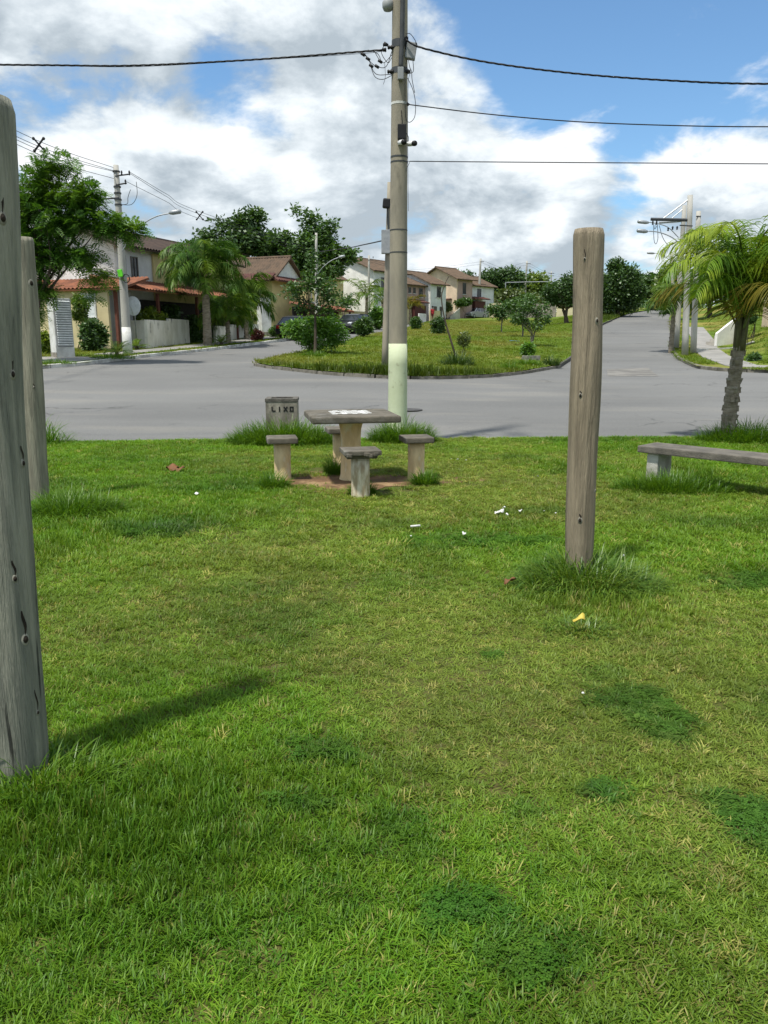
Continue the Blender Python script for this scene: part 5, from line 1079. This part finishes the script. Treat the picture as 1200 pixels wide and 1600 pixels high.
# left house with tiled porch
A = on(189, 40.3); AA = math.radians(70)
hA = house('two-storey white and ochre house with brown roof and tiled porch at left', A, AA, 11.5, 6.6, 5.05, 6.2, M_hws, M_hw, M_rb, [('S', 1.5, 4.0, .55, 1.1), ('S', .55, 4.0, .5, 1.1, M_frame)], over=.55)
MB().bx(3.0, 11.4, -.12, -.004, -1, 4.85).build('ochre_bay', M_hy, hA)
ac = MB().bx(4.3, 5.1, -.62, -.13, 4.05, 4.6).build('air_conditioner', M_grey, hA, bevel=.03)
MB().bx(4.36, 4.72, -.632, -.622, 4.12, 4.52).build('grille', M_frame, ac); MB().bx(4.25, 5.15, -.55, -.125, 3.93, 3.98).build('bracket', M_frame, ac)
window(hA, 'S', 6.4, 3.9, 1.0, 1.4, M_frame, None, 1, None, -.13)
lean_to(hA, (-2.0, -.03, 3.35), (12.5, 0, 0), (0, -1.6, -.55), M_rr); lean_to(hA, (-.03, 7.2, 3.35), (0, -9.2, 0), (-2.2, 0, -.62), M_rr)
MB().bx(-2.0, -1.85, -1.0, 6.4, -1, 2.72).build('porch_wall', M_hb, hA); MB().bx(-1.84, -.16, -1.0, -.85, -1, 2.72).build('porch_wall', M_hg, hA)  # side wall in grey: its shade is painted into the plaster colour
window(hA, 'G', .15, 1.95, .95, 1.15, M_framew, M_panel, 0, None, -2.0)
for x in (-1.7, 1.6, 5.2, 9.5): MB().box((x, -1.25, .9), (.14, .14, 3.6)).build('porch_post', M_woodp, hA)
MB().bx(.3, 9.5, -.3, -.005 - .13, -.8, 2.4).build('porch_shade_panel', M_dark, hA)  # dark panel painting the deep shade under the porch eave
M_dish = mat('satellite_dish', (0.52, 0.55, 0.57), .5)
c = at(204, 478, 38.5); sd = thing('satellite_dish', 'pale satellite dish beside the left house porch', 'satellite dish', c - Vector((0, 0, 1.4)))
V = []; F = []; q = 20
for i in range(6):
    for k in range(q): r = .46 * i / 5; V.append((r * math.cos(2 * math.pi * k / q), .35 * r * r, 1.4 + r * math.sin(2 * math.pi * k / q)))
for i in range(5):
    for k in range(q): F.append((i * q + k, i * q + (k + 1) % q, (i + 1) * q + (k + 1) % q, (i + 1) * q + k))
o = MB().add([(x * .8 + .1, y - .0, z) for x, y, z in V], F).build('reflector', M_dish, sd, True); MB().tube([(0.1, .05, 1.4), (0.1, .25, 1.2), (0.1, .25, -.8)], .03, 8).build('mast', M_galv, sd, True); MB().tube([(.1, 0, 1.0), (.1, -.35, 1.35)], .015, 6).build('feed_arm', M_galv, sd)
# slatted pillar (gate pier with louvred meter cupboard)
b = on(99, 32.2); ps = thing('gate_pillar', 'tall white pillar with grey louvred side left of the beige wall', 'pillar', b, math.radians(-50))
MB().bx(-.36, .36, -.36, .36, -.3, 2.33).build('body', M_lime, ps, bevel=.01)
MB().bx(.365, .385, -.30, .32, .42, 2.28).build('louvre_frame', M_grey, ps)
for k in range(19): MB().box((.405, .01, .50 + k * .094), (.05, .58, .05), ry=.5).build('louvre_slat', M_panel, ps)
MB().bx(-.37, .37, -.375, -.362, -.2, .2).build('worn_base', M_bin, ps)
b = on(413.5, 54.5); p2 = thing('gate_pillar', 'plain tall white pillar before the yellow house', 'pillar', b, math.radians(35)); MB().bx(-.36, .36, -.36, .36, -.3, 2.55).build('body', M_lime, p2, bevel=.01); MB().bx(-.40, .40, -.40, .40, -.35, .25).build('plinth', M_bin, p2, bevel=.02)
b = on(155, 41.5); 
# garden walls
def gwall(label, pts, h, m, th=.15, dz=.12, group=None, cap=.0):
    b = Vector((*pts[0], float(land(*pts[0])) + dz)); root = thing('garden_wall', label, 'wall', b, 0, group)
    for (p, q) in zip(pts, pts[1:]):
        P, Q = Vector(p), Vector(q); t = (Q - P).normalized(); n = Vector((-t.y, t.x)) * th
        k = max(1, int((Q - P).length / 2.4))
        for i in range(k):
            a_, b_ = P.lerp(Q, i / k), P.lerp(Q, (i + 1) / k)
            za = float(land(*((a_ + b_) / 2))) + dz
            poly = [Vector((*a_, za - .6)) - b, Vector((*(b_ - t * .004), za - .6)) - b, Vector((*(b_ - t * .004), za + h)) - b, Vector((*a_, za + h)) - b]
            MB().prism(poly, Vector((*n, 0))).build('wall_bay', m, root)
    return root
w0 = on(206, 39.6); w1 = on(232, 38.8); w2 = on(297, 43.8)
gwall('stained white garden wall with corner behind the left roadside pole', [(w0.x - 1.2, w0.y + .5), (w1.x, w1.y), (w2.x, w2.y)], 1.32, M_gw)
w3 = on(338, 45.0); w4 = on(405, 53.5); gwall('low white garden wall behind the three left palms', [(w3.x, w3.y), (w4.x, w4.y)], .85, M_gw)
w5 = on(172, 40.5); gwall('dark stained wall stub left of the white-footed pole', [(w5.x, w5.y), (on(200, 40).x, 40.0)], 1.3, mat('stained_dark_wall', (0.16, 0.13, 0.11), .9, (0.08, 0.07, 0.06), 3, bump=.3))
# yellow house with side gable
B = on(427, 58.5); BB = math.radians(-22); v = Vector((math.cos(BB), math.sin(BB)))
cB = Vector((B.x - v.x * 8.0, B.y - v.y * 8.0, float(B.z)))
hB = house('yellow two-storey house with olive roof and small white side gable', cB, BB, 8.0, 4.6, 3.95, 5.5, M_hy, M_hy, M_ro, [('S', 6.6, 3.0, .9, 1.1)], over=.4, back=M_hy)
MB().prism([(8.02, .2, 4.1), (8.02, 4.4, 4.1), (8.02, 2.3, 5.4)], (.05, 0, 0)).build('gable_panel', M_hws, hB)
lean_to(hB, (-.4, -.3, 4.25), (8.9, 0, 0), (0, -1.0, -.55), M_rm); lean_to(hB, (8.05, 4.9, 4.1), (0, -5.4, 0), (.8, 0, -.35), M_rm)
MB().bx(8.0, 9.5, 2.5, 7.5, -1.0, 3.6).build('side_wing', M_hy, hB); lean_to(hB, (9.45, 8.2, 2.2), (0, -8.3, 0), (1.5, 0, -.4), M_rr)
window(hB, 'E', 3.6, 2.9, .6, 1.1, M_framew, mat('yellow_shutter', (0.75, 0.66, 0.25), .7), 0, None, 9.5)
for y in (.5, 3, 5.5, 7.8): MB().box((10.7, y, .2), (.14, .14, 3.2)).build('porch_post', M_woodp, hB)
MB().bx(9.51, 9.6, .2, 7.6, -1, 1.9).build('porch_shade_panel', M_dark, hB)  # dark sheet standing in for the shade beneath the porch roof
b = on(470, 80); house('brown-roofed house mostly hidden behind the sapling', b, math.radians(60), 8, 6, 5.0, 6.6, M_hy, M_hb, M_ro)
# terrace of houses climbing the hill
Tz = lambda px, Y: on(px, Y)
hC = house('long house with brilliant white gable and brown roof left of the main pole', on(584, 88), math.radians(53), 6.3, 6.9, 5.7, 7.15, M_hws, M_hw, M_ro, [('S', 1.8, 4.4, .9, 1.2), ('S', 4.6, 4.4, .5, .7)])
hC2 = house('pink-fronted terrace house right behind the main pole', on(630, 96.5), math.radians(53), 4.7, 6.9, 4.4, 5.7, M_hp, M_hp, M_ro, [('S', 1.3, 3.7, .5, .7), ('S', 2.3, 3.7, .5, .7), ('S', 3.7, 3.5, .8, 1.1)])
MB().bx(1.2, 3.6, -.9, -.02, -.6, 1.9).build('garage_door', M_doorr, hC2); lean_to(hC2, (.8, -.02, 2.6), (3.2, 0, 0), (0, -1.2, -.35), M_rm)
hD = house('white terrace house with bright party wall and shade-tinted front', on(672, 99.8), math.radians(53), 3.6, 6.9, 4.5, 6.0, M_hws, M_hw, M_ro, [('S', 1.9, 3.5, .9, 1.3), ('S', 1.1, 1.1, .7, 1.3), ('S', 2.4, 1.1, .5, 1.3)])
hE = house('peach gabled house above the concrete steps', on(713, 108), math.radians(46), 3.4, 6.8, 5.3, 6.8, M_hp, M_hpeach, M_ro, [('S', 1.6, 4.0, .7, 1.5), ('G', 2.4, 1.5, 1.9, 1.6, M_frame, M_panel, 1)], over=.6)
MB().bx(-.5, -.02, .8, 4.1, 2.5, 2.65).build('canopy', M_rm, hE)
b_ = on(727, 110.5); hE2 = house('white house with dark red door right of the peach house', b_, math.radians(46), 6.5, 6.5, 4.5, 5.9, M_hws, M_hp, M_ro, [('S', .9, 3.5, .6, .9), ('S', 3.0, 3.4, .9, 1.3)])
MB().bx(1.0, 3.4, -.9, -.02, -.5, 2.3).build('garage_door', M_doorr, hE2); lean_to(hE2, (.6, -.02, 2.9), (3.4, 0, 0), (0, -1.3, -.3), M_rm)
hF = house('farthest terrace house half hidden behind the dark tree', on(762, 128), math.radians(46), 8, 6.5, 4.6, 6.0, M_hb, M_hb, M_ro, [('S', 2, 4.0, .9, 1.2)])
# retaining walls and steps in front of the terrace
M_step = mat('step_concrete', (0.46, 0.44, 0.39), .9, (0.34, 0.32, 0.28), 2)
b = on(703, 104); st = thing('concrete_steps', 'concrete steps rising to the peach house', 'steps', b, math.radians(46))
for k in range(6): MB().bx(k * .3, k * .3 + .3, 0, 1.2, -.6, .15 + k * .18).build('step', M_step, st)
MB().prism([(-.1, -.14, -.5), (1.9, -.14, -.5), (1.9, -.14, 1.5), (-.1, -.14, .35)], (0, .12, 0)).build('side_wall', M_step, st)
def rwall(label, px0, Y0, px1, Y1, h, m):
    a_, b_ = on(px0, Y0), on(px1, Y1); gwall(label, [(a_.x, a_.y), (b_.x, b_.y)], h, m)
rwall('cream retaining wall under the white terrace house', 672, 97.5, 688, 99.5, 1.2, M_hb); rwall('peach retaining wall beside the steps', 694, 104, 708, 105, 2.0, M_hpeach); rwall('white low fence wall before the terrace', 655, 95.5, 666, 97, .9, M_hw)
rwall('white sloping wall above the silver car', 741, 112.5, 757, 116, 1.3, M_hw); rwall('low beige wall left of the main pole by the far road', 628, 86, 640, 90, 1.6, M_hb); rwall('cream garden wall under the white gable', 530, 78, 572, 82, 1.4, M_hb)
# sports court wall and its frame
M_court = mat('court_wall', (0.62, 0.55, 0.36), .9, (0.52, 0.46, 0.31), 1.5, bump=.2, bscale=30); M_stonep = mat('rubble_stone', (0.30, 0.27, 0.23), .9, (0.14, 0.125, 0.11), 2.5, bump=.8, bscale=6)
rwall('beige court wall at the back of the island', 763, 114, 792, 113, 1.95, M_court); rwall('ivy-stained rubble part of the court wall', 793, 113, 868, 110, 1.9, M_stonep); rwall('pale right end of the court wall behind the forked tree', 869, 110, 925, 106, 1.9, M_court)
b = on(790, 120); gf = thing('court_frame', 'thin pale goal frame rising behind the court wall', 'frame', b)
for px in (790, 855): MB().tube([at(px, 470, 120) - b, at(px, 441, 120) - b], .07, 6).build('post', M_galv, gf)
MB().tube([at(790, 441.5, 120) - b, at(857, 440, 120) - b], .06, 6).build('crossbar', M_galv, gf); MB().tube([at(783, 468, 120) - b, at(856, 467, 120) - b], .05, 6).build('lower_rail', M_galv, gf)
for px in (795, 812, 835, 848): MB().tube([at(px, 468, 120) - b, at(px, 481, 120) - b], .05, 6).build('stanchion', M_galv, gf)
# house on the right bank
bR = Vector((22.6, 43.5, float(z_right(22.6, 43.5)))); hR = house('peach house with white lattice on the right grass bank', bR, math.radians(-12), 9, 7, 3.4, 4.6, M_hpeach, M_hpeach, M_ro, [('S', 1.2, 1.7, 1.0, 1.2)])
lat = MB().bx(2.2, 3.8, -.10, -.02, .2, 2.2).build('lattice_frame', M_framew, hR)
for i in range(7): MB().bx(2.3 + i * .2, 2.42 + i * .2, -.125, -.102, .25, 2.15).build('lattice_bar', M_doorr, lat)
for i in range(9): MB().bx(2.28, 3.72, -.145, -.127, .3 + i * .21, .36 + i * .21).build('lattice_rail', M_framew, lat)
sw = thing('stair_wall', 'white sloping stair wall on the right bank', 'wall', Vector((19.3, 45.6, float(z_right(19.3, 45.6)))), math.radians(25))
MB().prism([(0, 0, -.5), (2.4, 0, .0), (2.4, 0, 2.1), (1.7, 0, 1.8), (0, 0, .75)], (0, .18, 0)).build('parapet', M_hw, sw)
for k in range(7): MB().bx(.1 + k * .32, .42 + k * .32, .19, 1.2, -.8, .1 + k * .17).build('step', M_step, sw)
# white kerb across the right verge
kb = kerb('kerb_driveway', [(16.6, 42.5), (18.2, 43.2), (20.6, 44.0)], -1, z_right, M_kerb_w, .8, 75, .18, .10)

# vehicles
M_silver = mat('car_silver', (0.40, 0.44, 0.48), .3, (0.38, 0.42, 0.46), 2, metal=.55, spec=.5); M_carblk = mat('car_black', (0.015, 0.016, 0.018), .25, spec=.6); M_tyre = mat('tyre', (0.02, 0.02, 0.02), .9); M_lampw = mat('headlight_glass', (0.75, 0.78, 0.8), .15, spec=.6); M_lampr = mat('tail_light', (0.35, 0.02, 0.02), .3); M_carglass = mat('car_glass', (0.02, 0.024, 0.028), .08, spec=.7)
def car(label, base, ang, body):
    root = thing('parked_car', label, 'car', base, ang)           # nose towards +x
    def loft(prof, ys):                                           # side outline pushed across the width, narrowing at the flanks
        mb = MB(); V = []; n = len(prof)
        for (y, zk, xk) in ys: V += [(x * xk, y, .62 + (z - .62) * zk) for x, z in prof]
        F = [tuple(range(n)), tuple(range((len(ys) - 1) * n + n - 1, (len(ys) - 1) * n - 1, -1))]
        for i in range(len(ys) - 1):
            for k in range(n): F.append((i * n + k, i * n + (k + 1) % n, (i + 1) * n + (k + 1) % n, (i + 1) * n + k))
        return mb.add(V, F)
    lower = [(-1.98, .32), (-2.03, .55), (-1.98, .86), (-1.75, .93), (-1.2, .95), (.75, .94), (1.45, .86), (1.9, .72), (2.02, .52), (1.95, .28), (1.62, .22)]
    arc = lambda cx: [(cx + .36 * math.cos(a_), .24 + .36 * math.sin(a_)) for a_ in np.linspace(0, math.pi, 9)]
    lower += arc(1.28) + [(.6, .20), (-.6, .20)] + arc(-1.25) + [(-1.65, .22)]
    loft(lower, [(-.84, .96, .985), (-.80, 1.0, 1.0), (.80, 1.0, 1.0), (.84, .96, .985)]).build('body', body, root, bevel=.0)
    cab = [(-1.78, .92), (-1.35, 1.36), (-.9, 1.45), (.0, 1.45), (.35, 1.36), (1.05, .93)]
    V = []; n = len(cab)
    for (y, k) in ((-.76, 0), (-.60, 1), (.60, 1), (.76, 0)): V += [(x, y if z < 1 else (y if abs(y) < .7 else y * .82), z) for x, z in cab]
    V = [(x, (s * (.77 if z < 1 else .60)), z) for s in (-1, 1) for x, z in cab]
    MB().add(V, [tuple(range(n)), tuple(range(2 * n - 1, n - 1, -1))] + [(k, (k + 1) % n, n + (k + 1) % n, n + k) for k in range(n)]).build('cabin_glass', M_carglass, root)
    MB().add([(x, s * .605, z) for s in (-1, 1) for x, z in ((-1.36, 1.37), (-.9, 1.462), (0, 1.462), (.34, 1.372))], [(0, 1, 5, 4), (1, 2, 6, 5), (2, 3, 7, 6)]).build('roof', body, root)
    for s in (-1, 1):
        for x0, x1 in ((-1.80, -1.34), (1.07, .36), (-.35, -.38)): MB().tube([(x0, s * .775, .93), (x1, s * .615, 1.385)], .035, 6).build('pillar', body, root)
        h = MB().box((1.86, s * .62, .70), (.22, .34, .14), rz=-s * .35, ry=.35).build('headlight', M_lampw, root, bevel=.03); MB().box((-1.99, s * .66, .76), (.08, .24, .2)).build('tail_light', M_lampr, root)
        for x in (1.28, -1.25):
            w = MB().lathe([(.20, -.1), (.30, -.1), (.315, -.05), (.315, .05), (.30, .1), (.20, .1)], 20, (x, s * .76, .31), 'Y').build('wheel', M_tyre, root, True); MB().lathe([(.19, -.005), (.19, .012), (.06, .02)], 14, (x, s * .865 if s > 0 else s * .865 - .02, .31), 'Y').build('rim', M_galv, w)
        MB().box((.62, s * .90, .98), (.16, .16, .11)).build('side_mirror', body, root, bevel=.02)
    MB().box((2.0, 0, .5), (.06, .7, .14)).build('grille', M_tyre, root); MB().box((2.035, 0, .42), (.012, .4, .12)).build('number_plate', M_white, root)
    return root
c = on(741, 111, .02); car('silver car parked nose downhill on the far road', Vector((c.x, c.y, float(land(c.x, c.y)) + .02)), math.radians(230), M_silver)
c = on(553, 62, .02); car('black car parked on the far road behind the bright bush', Vector((c.x, c.y, float(land(c.x, c.y)) + .01)), math.radians(245), M_carblk)
c = on(462, 45.5, .02); car('dark car seen through the bright green bush', Vector((-5.35, 51.5, float(land(-5.35, 51.5)) + .01)), math.radians(68), M_carblk)

# person walking away up the road
def skin_mesh(name, verts, edges, radii, m, parent, sub=1):
    me = bpy.data.meshes.new(name); me.from_pydata(verts, edges, []); o = link(name, me, m, parent)
    o.modifiers.new('skin', 'SKIN'); 
    if not me.skin_vertices: me.attributes
    sv = me.skin_vertices[0].data
    for k, r in enumerate(radii): sv[k].radius = (r, r * .85)
    sv[0].use_root = True; s_ = o.modifiers.new('sub', 'SUBSURF'); s_.levels = sub; s_.render_levels = sub; return o
M_skin = mat('skin', (0.22, 0.12, 0.075), .6); M_shirt = mat('red_shirt', (0.50, 0.04, 0.05), .8); M_short = mat('dark_red_shorts', (0.16, 0.02, 0.025), .8); M_hair = mat('dark_hair', (0.012, 0.010, 0.009), .7)
c = on(675.5, 96.5, .13); pr = thing('person', 'person in red shirt and dark red shorts walking by the far houses', 'person', c, math.radians(35))
bv = [(0, 0, .92), (0, .01, 1.15), (0, 0, 1.38), (0, 0, 1.50), (0, .01, 1.60), (0, .01, 1.70),
      (.10, 0, .88), (.11, .06, .48), (.11, -.02, .07), (.11, .12, .03), (-.10, 0, .88), (-.11, -.05, .48), (-.11, -.16, .08), (-.11, -.02, .03),
      (.19, 0, 1.38), (.25, -.02, 1.10), (.24, .07, .86), (.23, .10, .78), (-.19, 0, 1.38), (-.25, .03, 1.10), (-.24, -.02, .86), (-.23, 0, .78)]
be = [(0, 1), (1, 2), (2, 3), (3, 4), (4, 5), (0, 6), (6, 7), (7, 8), (8, 9), (0, 10), (10, 11), (11, 12), (12, 13), (2, 14), (14, 15), (15, 16), (16, 17), (2, 18), (18, 19), (19, 20), (20, 21)]
br = [.14, .125, .14, .06, .09, .085, .09, .06, .04, .035, .09, .06, .04, .035, .06, .045, .035, .03, .06, .045, .035, .03]
skin_mesh('body', bv, be, br, M_skin, pr)
skin_mesh('shirt', [(0, 0, 1.0), (0, .01, 1.15), (0, 0, 1.38), (.19, 0, 1.38), (.235, -.01, 1.18), (-.19, 0, 1.38), (-.235, .02, 1.18), (0, 0, .90)], [(0, 1), (1, 2), (2, 3), (3, 4), (2, 5), (5, 6), (0, 7)], [.165, .15, .165, .085, .07, .085, .07, .165], M_shirt, pr)
skin_mesh('shorts', [(0, 0, .92), (.10, .01, .84), (.11, .055, .56), (-.10, 0, .84), (-.11, -.045, .56)], [(0, 1), (1, 2), (0, 3), (3, 4)], [.155, .115, .095, .115, .095], M_short, pr)
MB().lathe([(.02, 1.80), (.075, 1.785), (.105, 1.73), (.105, 1.66), (.07, 1.60)], 12, (0, -.012, 0)).build('hair', M_hair, pr, True)
b = on(56, 39.5); hL = house('low beige house with tiled roof behind the left posts', b, math.radians(70), 8, 9, 2.9, 4.2, M_hb, M_hb, M_rr, [('G', 2.0, 1.5, 1.2, 1.1, M_framew)])
